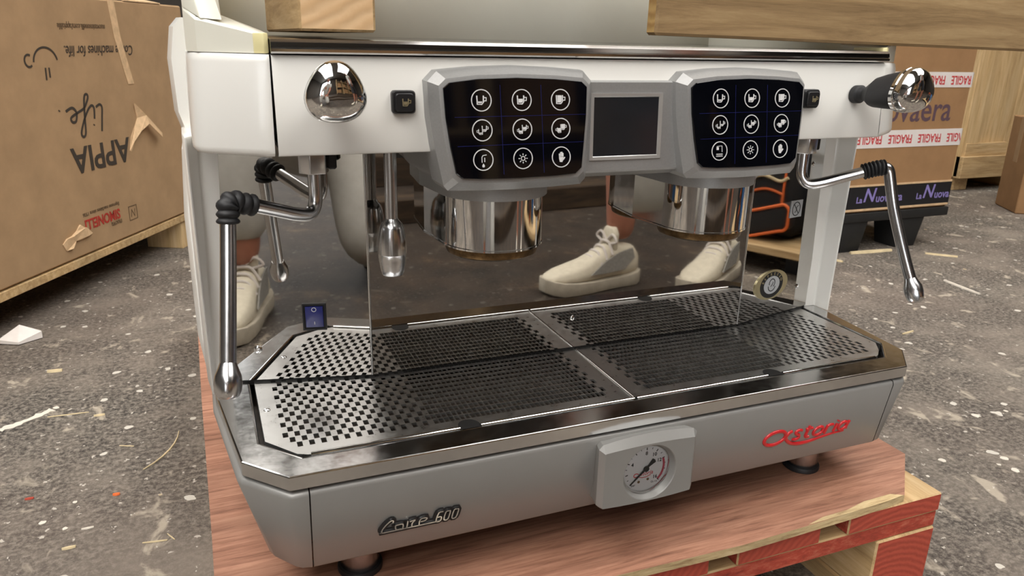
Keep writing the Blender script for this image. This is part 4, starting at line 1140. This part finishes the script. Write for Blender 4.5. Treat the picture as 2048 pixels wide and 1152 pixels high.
splinter(1850, 508, 1915, 515, .0060, M['straw'], 'broken pale strip right of the black pallet foot')
splinter(1805, 669, 1826, 663, .0032, M['straw'], 'yellowish chip on the right floor beside the tray corner')
splinter(1888, 562, 1960, 590, .0050, M['flake'], 'long pale sliver on the right floor below the steam wand')
splinter(1665, 520, 1685, 525, .0060, M['straw'], 'small tan offcut at the foot of the right post')
splinter(95, 745, 125, 742, .0050, M['straw'], 'brown bark scrap on the left floor by the carton')
splinter(226, 991, 240, 989, .0030, M['orange'], 'little orange scrap on the left floor', grp='coloured scraps', nm='plastic_scrap', cat='scrap')
splinter(50, 1000, 68, 997, .0025, M['red_wood'], 'little dark red scrap at the left edge of the floor', grp='coloured scraps', nm='plastic_scrap', cat='scrap')
def flake(u, v_, ru, label):
    p = floor_pt(u, v_); n_ = 9
    rs = [ru * (.7 + .5 * random.random()) for _ in range(n_)]
    ring = [(p.x + rs[k] * math.cos(2 * math.pi * k / n_), p.y + rs[k] * math.sin(2 * math.pi * k / n_)) for k in range(n_)]
    o = mk('paint_flake', *loft([[(x, y, .0002) for x, y in ring], [(x, y, .0012) for x, y in ring]]), M['flake'], origin=(p.x, p.y, 0))
    tag(o, label, 'flake', 'pale paint flakes on the floor')
for u, v_, r_, lb in ((112, 816, .006, 'pale flake at the end of the white paint line'), (1952, 832, .0075, 'largest white paint flake on the right floor'), (1884, 921, .0065, 'white flake beside the sandy patch at right'), (2008, 917, .0070, 'ragged white flake at the far right edge, upper of two'),
                      (2030, 941, .0065, 'oval white flake at the far right edge, lower of two'), (1997, 930, .0035, 'small white flake between two larger right-edge flakes'), (150, 1005, .0030, 'small flake on the left floor'), (86, 1046, .0045, 'flake inside the dark round stain'),
                      (130, 1058, .0040, 'flake at the rim of the dark round stain'), (1855, 953, .0030, 'small flake right of the pallet corner'), (2012, 823, .0040, 'round flake near the right edge above the sandy patch'), (1799, 816, .0040, 'flake just right of the red emblem')):
    flake(u, v_, r_, lb)
# streak of white paint
a, b = floor_pt(0, 862), floor_pt(105, 820)
d = (b - a).normalized(); nn = Vector((-d.y, d.x, 0))
rr = []
for k in range(16):
    p = a.lerp(b, k / 15); ww = .004 + .006 * random.random(); of = nn * .004 * (random.random() - .5)
    rr.append([p + of + nn * ww + UP * .0002, p + of - nn * ww + UP * .0002, p + of - nn * ww + UP * .001, p + of + nn * ww + UP * .001])
streak = [loft(rr)]
tag(mk('paint_streak', *merge(*streak), M['flake']), 'broken streak of white paint across the left floor', 'paint')

# ================================================================== WHAT THE MIRRORED STEEL SHOWS: people, bag, boards
def skin_body(name, verts, edges, radii, mat, parent, root=0, sub=2):
    me = bpy.data.meshes.new(name)
    me.from_pydata([tuple(Vector(v) - world_of(parent)) for v in verts], edges, [])
    o = bpy.data.objects.new(name, me); COL.objects.link(o); o.parent = parent
    md = o.modifiers.new('skin', 'SKIN'); md.use_smooth_shade = True
    for i, r in enumerate(radii):
        sv = me.skin_vertices[0].data[i]; sv.radius = (r, r) if not isinstance(r, tuple) else r; sv.use_root = (i == root)
    sb_ = o.modifiers.new('sub', 'SUBSURF'); sb_.levels = sub; sb_.render_levels = sub
    me.materials.append(mat)
    return o

def shoe(parent, heel, direction, L=.29):
    """laced trainer lofted from heel to toe"""
    d = Vector(direction).normalized(); side = UP.cross(d); heel = Vector(heel)
    st_ = [(0, .026, .075, .018), (.05, .034, .092, .012), (.14, .037, .100, .008), (.26, .037, .104, .006), (.36, .039, .100, .006), (.46, .043, .086, .006), (.58, .048, .068, .007), (.72, .050, .056, .009), (.86, .046, .046, .013), (.95, .034, .036, .018), (1.0, .014, .028, .022)]
    rings = []
    for t, hw, top, bot_ in st_:
        c_ = heel + d * (t * L); r = []
        for k in range(16):
            a = 2 * math.pi * k / 16
            x = math.copysign(abs(math.cos(a)) ** .8, math.cos(a)) * hw * (1 if math.sin(a) < 0 else .86); z = (bot_ + top) / 2 + math.copysign(abs(math.sin(a)) ** .8, math.sin(a)) * (top - bot_) / 2
            r.append(c_ + side * x + UP * (z + .018))
        rings.append(r)
    s_ = mk('shoe', *loft(rings), M['shoe'], parent, smooth=True, auto=1.4)
    so = []
    for t, hw, top, bot_ in st_:
        c_ = heel + d * (t * (L + .012) - .006); so.append([c_ + side * hw * 1.08 + UP * max(.001, bot_ - .012), c_ - side * hw * 1.08 + UP * max(.001, bot_ - .012), c_ - side * hw * 1.1 + UP * (bot_ + .026), c_ + side * hw * 1.1 + UP * (bot_ + .026)])
    mk('sole', *loft(so), M['sole'], s_, bevel=.003)
    for sd_ in (-1, 1):     # grey side overlay and heel counter
        pts = [(.06, .030, .060), (.20, .037, .034), (.42, .042, .032), (.60, .048, .034), (.44, .043, .062), (.26, .036, .082), (.10, .033, .090)]
        a_ = [heel + d * (t * L) + side * sd_ * (w_ * .99 - (.004 if z_ > .05 else 0)) + UP * (z_ + .018) for t, w_, z_ in pts]
        mk('side_panel', *loft([a_, [p + side * sd_ * .0035 for p in a_]]), M['mesh_grey'], s_, smooth=True, auto=.9)
    lc = []
    for t in (.34, .40, .46, .52, .58):
        zt_ = .122 - (t - .34) * .2
        c_ = heel + d * (t * L)
        lc.append(tubev(smooth_path([c_ - side * .036 + UP * (zt_ - .026), c_ - side * .018 + UP * (zt_ + .002), c_ + UP * (zt_ + .006), c_ + side * .018 + UP * (zt_ + .002), c_ + side * .036 + UP * (zt_ - .026)], 3), .0038, 8))
    for sd_ in (-1, 1):
        c_ = heel + d * (.33 * L) + UP * .128
        lc.append(tubev(smooth_path([c_, c_ + side * sd_ * .025 + UP * .022, c_ + side * sd_ * .045 + UP * .006, c_ + side * sd_ * .02 - UP * .004], 4), .0035, 8))
    mk('laces', *merge(*lc), M['paper'], s_, smooth=True)
    tg = [heel + d * (.26 * L) + side * x + UP * z for x, z in ((-.026, .10), (.026, .10), (.03, .15), (.018, .168), (-.018, .168), (-.03, .15))]
    mk('tongue', *loft([tg, [p + d * .016 - UP * .004 for p in tg]]), M['shoe'], s_, bevel=.004)
    return s_

def head(parent, c_, face, r=.098):
    """egg-shaped head with face; c_ centre, face = facing direction"""
    fd = Vector(face).normalized(); sd_ = UP.cross(fd); fu = fd.cross(sd_)
    rings = []
    for k in range(1, 16):
        th = math.pi * k / 16; zz = -math.cos(th) * 1.22; rr = math.sin(th)
        row = []
        for j in range(24):
            a = 2 * math.pi * j / 24
            f_ = math.cos(a); s_ = math.sin(a)
            fx = f_ * rr * (1.06 if f_ < 0 else 1.0); sx = s_ * rr * .80
            if zz < -.3: fx *= .9 + .1 * f_; sx *= 1 - .28 * (-.3 - zz)
            if f_ > .93 and -.45 < zz < .12: fx += .20 * (1 - abs(zz + .25) / .4) * (f_ - .93) / .07 if abs(zz + .25) < .4 else 0
            row.append(Vector(c_) + (fd * fx + sd_ * sx + fu * zz) * r)
        rings.append(row)
    h_ = mk('head', *loft(rings), M['skin'], parent, smooth=True, auto=2)
    for s_ in (-1, 1):
        p = Vector(c_) + (fd * .86 + sd_ * s_ * .34 + fu * .06) * r
        lathe('eye', p, fd, [(.011, 0), (.009, .004), (.001, .006)], M['lens'], h_, seg=12)
        q = Vector(c_) + (sd_ * s_ * .80 - fd * .1) * r
        lathe('ear', q, sd_ * s_ - fd * .4, [(.014, -.004), (.024, .004), (.022, .011), (.008, .007)], M['skin'], h_, seg=14)
    m0 = Vector(c_) + (fd * .88 - fu * .56) * r
    tube('mouth', [m0 - sd_ * .024, m0 + fd * .006, m0 + sd_ * .024], [.003, .006, .003], M['lip'], h_, seg=8)
    hr = []
    for k in range(8, 17):
        th = math.pi * (k - .0) / 16; zz = -math.cos(th) * 1.22; rr = max(math.sin(th), .01)
        hr.append([Vector(c_) + (fd * (math.cos(2 * math.pi * j / 24) * rr * 1.12 - .10 - (0.35 if (math.cos(2 * math.pi * j / 24) > .5 and zz < .55) else 0)) + sd_ * math.sin(2 * math.pi * j / 24) * rr * .90 + fu * (zz + .06)) * r for j in range(24)])
    mk('hair', *loft(hr), M['hair'], h_, smooth=True, auto=2)
    return h_

def hand(parent, wrist, d, up, side_thumb=1, curl=.5):
    """palm and five curled fingers"""
    d = Vector(d).normalized(); up = Vector(up); up = (up - d * up.dot(d)).normalized(); sd_ = d.cross(up) * side_thumb
    W0 = Vector(wrist)
    verts = [W0, W0 + d * .045, W0 + d * .085]
    edges = [(0, 1), (1, 2)]; radii = [(.022, .017), (.034, .014), (.036, .013)]
    for k, (o_, l_) in enumerate(((.027, .070), (.009, .080), (-.009, .075), (-.027, .058))):
        b0 = W0 + d * .088 + sd_ * o_
        p1 = b0 + d * l_ * .42; p2 = p1 + (d * math.cos(curl) - up * math.sin(curl)) * l_ * .34; p3 = p2 + (d * math.cos(2 * curl) - up * math.sin(2 * curl)) * l_ * .26
        i = len(verts); verts += [b0, p1, p2, p3]; edges += [(2, i), (i, i + 1), (i + 1, i + 2), (i + 2, i + 3)]; radii += [.0095, .0090, .0085, .0075]
    i = len(verts); t0 = W0 + d * .03 + sd_ * .026; t1 = t0 + (d * .7 + sd_ * .6 - up * .3).normalized() * .04; t2 = t1 + (d * .9 + sd_ * .2 - up * .4).normalized() * .032
    verts += [t0, t1, t2]; edges += [(1, i), (i, i + 1), (i + 1, i + 2)]; radii += [.013, .0105, .009]
    return skin_body('hand', verts, edges, radii, M['skin'], parent, 0, 1)

# standing person, only seen in the backsplash
pa = empty('person', (.76, -.86, 0), 'standing person with bare legs and white laced trainers, reflected in the backsplash', 'person')
hipz = .92
fL = Vector((.655, -.880, .105)); fR = Vector((.975, -.835, .105))
legv = [(.77, -.90, hipz), (.70, -.93, .87), (.665, -.90, .50), (.668, -.885, .36), (.668, -.882, .12), (.85, -.84, .87), (.915, -.835, .50), (.95, -.835, .36), (.965, -.835, .12),
        (.77, -.895, 1.12), (.765, -.89, 1.36), (.76, -.885, 1.47), (.755, -.885, 1.55),
        (.745, -1.07, 1.40), (.72, -1.13, 1.16), (.62, -1.08, .98), (.77, -.70, 1.40), (.75, -.65, 1.16), (.63, -.70, .98)]
lege = [(0, 1), (1, 2), (2, 3), (3, 4), (0, 5), (5, 6), (6, 7), (7, 8), (0, 9), (9, 10), (10, 11), (11, 12), (10, 13), (13, 14), (14, 15), (10, 16), (16, 17), (17, 18)]
legr = [(.14, .12), .085, .060, .056, .038, .085, .060, .056, .038, (.14, .11), (.15, .11), .062, .052, .055, .040, .028, .055, .040, .028]
skin_body('body', legv, lege, legr, M['skin'], pa)
# clothes: T-shirt and shorts that end cleanly
skin_body('shorts', [(.77, -.90, .99), (.77, -.90, .90), (.70, -.935, .85), (.670, -.908, .55), (.85, -.845, .85), (.913, -.838, .55)], [(0, 1), (1, 2), (2, 3), (1, 4), (4, 5)], [(.165, .135), (.165, .14), .115, .092, .115, .092], M['dark_cloth'], pa, 1)
skin_body('t_shirt', [(.77, -.90, .93), (.77, -.895, 1.12), (.765, -.89, 1.36), (.76, -.885, 1.455), (.745, -1.07, 1.40), (.727, -1.115, 1.22), (.77, -.70, 1.40), (.755, -.66, 1.22)], [(0, 1), (1, 2), (2, 3), (2, 4), (4, 5), (2, 6), (6, 7)], [(.17, .145), (.165, .14), (.175, .135), .07, .075, .066, .075, .066], M['grey_cloth'], pa, 1)
head(pa, (.745, -.885, 1.645), (-1, .15, -.25))
hand(pa, (.62, -1.08, .98), (-.5, .2, -.85), (0, -1, 0), 1)
hand(pa, (.63, -.70, .98), (-.5, -.2, -.85), (0, 1, 0), -1)
shoe(pa, (.715, -.880, 0), (-1, .12, 0))
shoe(pa, (1.03, -.855, 0), (-.86, .5, 0))

# crouching person on the left, reflected in the left wing
pb_ = empty('person', (-.92, -1.05, 0), 'kneeling person in pale grey clothes and trainers, reflected in the left steel wing', 'person')
bv = [(-.90, -1.24, .40), (-.80, -1.15, .36), (-.74, -.98, .12), (-.78, -1.25, .075), (-.80, -1.40, .08), (-1.00, -1.15, .40), (-1.00, -.84, .47), (-1.00, -.80, .28), (-1.00, -.79, .12),
      (-.90, -1.24, .62), (-.89, -1.19, .84), (-.885, -1.16, .93), (-.88, -1.14, 1.0), (-.70, -1.16, .86), (-.66, -1.04, .66), (-.72, -.92, .52), (-1.08, -1.16, .86), (-1.10, -1.02, .66), (-1.03, -.90, .56)]
be = [(0, 1), (1, 2), (2, 3), (3, 4), (0, 5), (5, 6), (6, 7), (7, 8), (0, 9), (9, 10), (10, 11), (11, 12), (10, 13), (13, 14), (14, 15), (10, 16), (16, 17), (17, 18)]
br = [(.14, .12), .085, .065, .05, .038, .085, .062, .052, .038, (.14, .11), (.15, .11), .062, .052, .055, .040, .028, .055, .040, .028]
skin_body('body', bv, be, br, M['skin'], pb_)
skin_body('trousers', [(-.90, -1.24, .48), (-.90, -1.24, .40), (-.80, -1.15, .36), (-.74, -.98, .13), (-.78, -1.24, .09), (-.80, -1.34, .09), (-1.00, -1.15, .40), (-1.00, -.84, .475), (-1.00, -.80, .30), (-1.00, -.79, .17)], [(0, 1), (1, 2), (2, 3), (3, 4), (4, 5), (1, 6), (6, 7), (7, 8), (8, 9)], [(.165, .14), (.17, .15), .120, .088, .075, .068, .120, .085, .076, .070], M['grey_cloth'], pb_, 1)
skin_body('shirt', [(-.90, -1.24, .46), (-.90, -1.24, .62), (-.89, -1.19, .84), (-.885, -1.16, .92), (-.70, -1.16, .86), (-.665, -1.08, .72), (-1.08, -1.16, .86), (-1.10, -1.06, .72)], [(0, 1), (1, 2), (2, 3), (2, 4), (4, 5), (2, 6), (6, 7)], [(.17, .145), (.165, .14), (.175, .135), .07, .075, .064, .075, .064], M['grey_cloth'], pb_, 1)
head(pb_, (-.86, -1.10, 1.095), (.35, 1, -.25))
hand(pb_, (-.72, -.92, .52), (-.5, .7, -.3), (0, 0, 1), 1)
hand(pb_, (-1.03, -.90, .56), (.5, .6, -.2), (0, 0, 1), -1)
shoe(pb_, (-1.00, -.87, 0), (.08, 1, 0))
shoe(pb_, (-.79, -1.47, .0), (.02, 1, 0), .27)
pb_.location.x += .23; pb_.location.y += .01

# low board pallet with a black tool bag, off to the right
tp = empty('low_platform', (1.9, -.3, 0), 'low board platform under the orange-piped bag, seen in the right steel wing', 'platform')
for k in range(6):
    box('board', 1.45 + k * .15, 1.45 + k * .15 + .14, -.95, .30, .062, .085, M['pine_y'], tp, bevel=.002)
for y0 in (-.92, -.3, .22):
    box('bearer', 1.52, 2.30, y0, y0 + .06, 0, .062, M['band'], tp, bevel=.002)
tb = empty('tool_bag', (1.7, -.45, .085), 'black canvas tool bag with orange piping on a low platform', 'bag')
mk('bag_body', *boxv(1.55, 1.90, -.72, -.30, .087, .37), M['bag'], tb, bevel=.04, seg=4)
def tilt(vf):   # pocket leans with its long side rising to the right
    return [Vector((p[0], p[1], p[2] + (p[1] + .42) * .35)) for p in vf[0]], vf[1]
mk('bag_pocket', *tilt(boxv(1.505, 1.56, -.435, -.300, .089, .172)), M['bag'], tb, bevel=.016, seg=3)
def loop(x, y0, y1, z0, z1, r, n_=6):
    pts = []
    for cy, cz, a0 in ((y1 - r, z1 - r, 0), (y0 + r, z1 - r, 90), (y0 + r, z0 + r, 180), (y1 - r, z0 + r, 270)):
        pts += [(x, cy + r * math.cos(R(a0 + 90 * k / n_)), cz + r * math.sin(R(a0 + 90 * k / n_)) + (cy + .42) * .35) for k in range(n_ + 1)]
    return pts + [pts[0]]
tube('piping', loop(1.503, -.432, -.303, .092, .170, .02), .0045, M['orange'], tb, seg=8)
tube('piping', smooth_path([(1.545, -.46, .215), (1.545, -.40, .235), (1.545, -.345, .225)], 5), .004, M['orange'], tb, seg=8)
tube('piping', smooth_path([(1.548, -.345, .12), (1.546, -.345, .24), (1.56, -.345, .345)], 5), .004, M['orange'], tb, seg=8)
tube('strap', smooth_path([(1.545, -.46, .255), (1.540, -.41, .275), (1.545, -.36, .262), (1.545, -.335, .275)], 5), .005, M['straw'], tb, seg=8)
tube('handle', smooth_path([(1.62, -.66, .35), (1.62, -.62, .45), (1.62, -.51, .48), (1.62, -.40, .45), (1.62, -.36, .35)], 6), .012, M['orange'], tb, seg=8)
cl = mk('cloth_bundle', *loft([[(1.70 + .15 * math.cos(a) * r_ + .012 * math.sin(5 * a), -.14 + .13 * math.sin(a) * r_ + .010 * math.cos(4 * a), .087 + z) for a in [2 * math.pi * k / 32 for k in range(32)]] for r_, z in ((.9, 0), (1, .06), (.98, .16), (.9, .27), (.6, .34), (.2, .37))]), M['denim'], smooth=True, auto=2, origin=(1.70, -.14, .087))
tag(cl, 'bundle of blue cloth beside the orange-piped bag', 'cloth')
# timbers and racking on the camera's side of the room
for i, (x0, y0, x1, y1, h_, w2, lb) in enumerate(((-.6, -1.75, 2.1, -2.0, .09, .10, 'nearest long timber lying on the floor behind the camera'), (-.9, -2.5, 2.4, -2.75, .14, .14, 'second, thicker timber lying behind the nearest one'), (.2, -3.5, 3.4, -3.2, .3, .4, 'stack of weathered boards at the far side of the room'))):
    a = Vector((x0, y0, 0)); b = Vector((x1, y1, 0)); d = (b - a).normalized()
    o = fbox('floor_timber', a, d, UP.cross(d), UP, 0, (b - a).length, 0, w2, .0, h_, M['old_timber'], bevel=.004)
    tag(o, lb, 'timber')
rkk = empty('storage_rack', (1.5, -4.8, 0), 'tall pine storage rack against the front wall with cartons on it', 'rack')
for x in (.2, 1.5, 2.8, 4.1):
    box('upright', x, x + .09, -5.2, -5.11, 0, 2.6, M['pine_z'], rkk)
    box('upright', x, x + .09, -4.6, -4.51, 0, 2.6, M['pine_z'], rkk)
for z in (.35, 1.2, 2.05):
    box('shelf', .2, 4.19, -5.2, -4.51, z, z + .04, M['pine_x'], rkk)
for i, (x, z, w2, h_) in enumerate(((.4, .391, .8, .5), (1.65, .391, .9, .6), (3.0, .391, .9, .45), (.5, 1.241, .7, .6), (1.7, 1.241, .6, .5), (3.1, 1.241, .8, .6))):
    o = box('rack_carton', x, x + w2, -5.1, -4.6, z, z + h_, M['card_dark'], bevel=.004, origin=(x + w2 / 2, -4.85, z))
    tag(o, 'brown carton on the %s shelf of the storage rack, %s from the left' % ('lowest' if z < 1 else 'middle', ('first', 'second', 'third')[i % 3]), 'cardboard box', 'cartons on the storage rack')
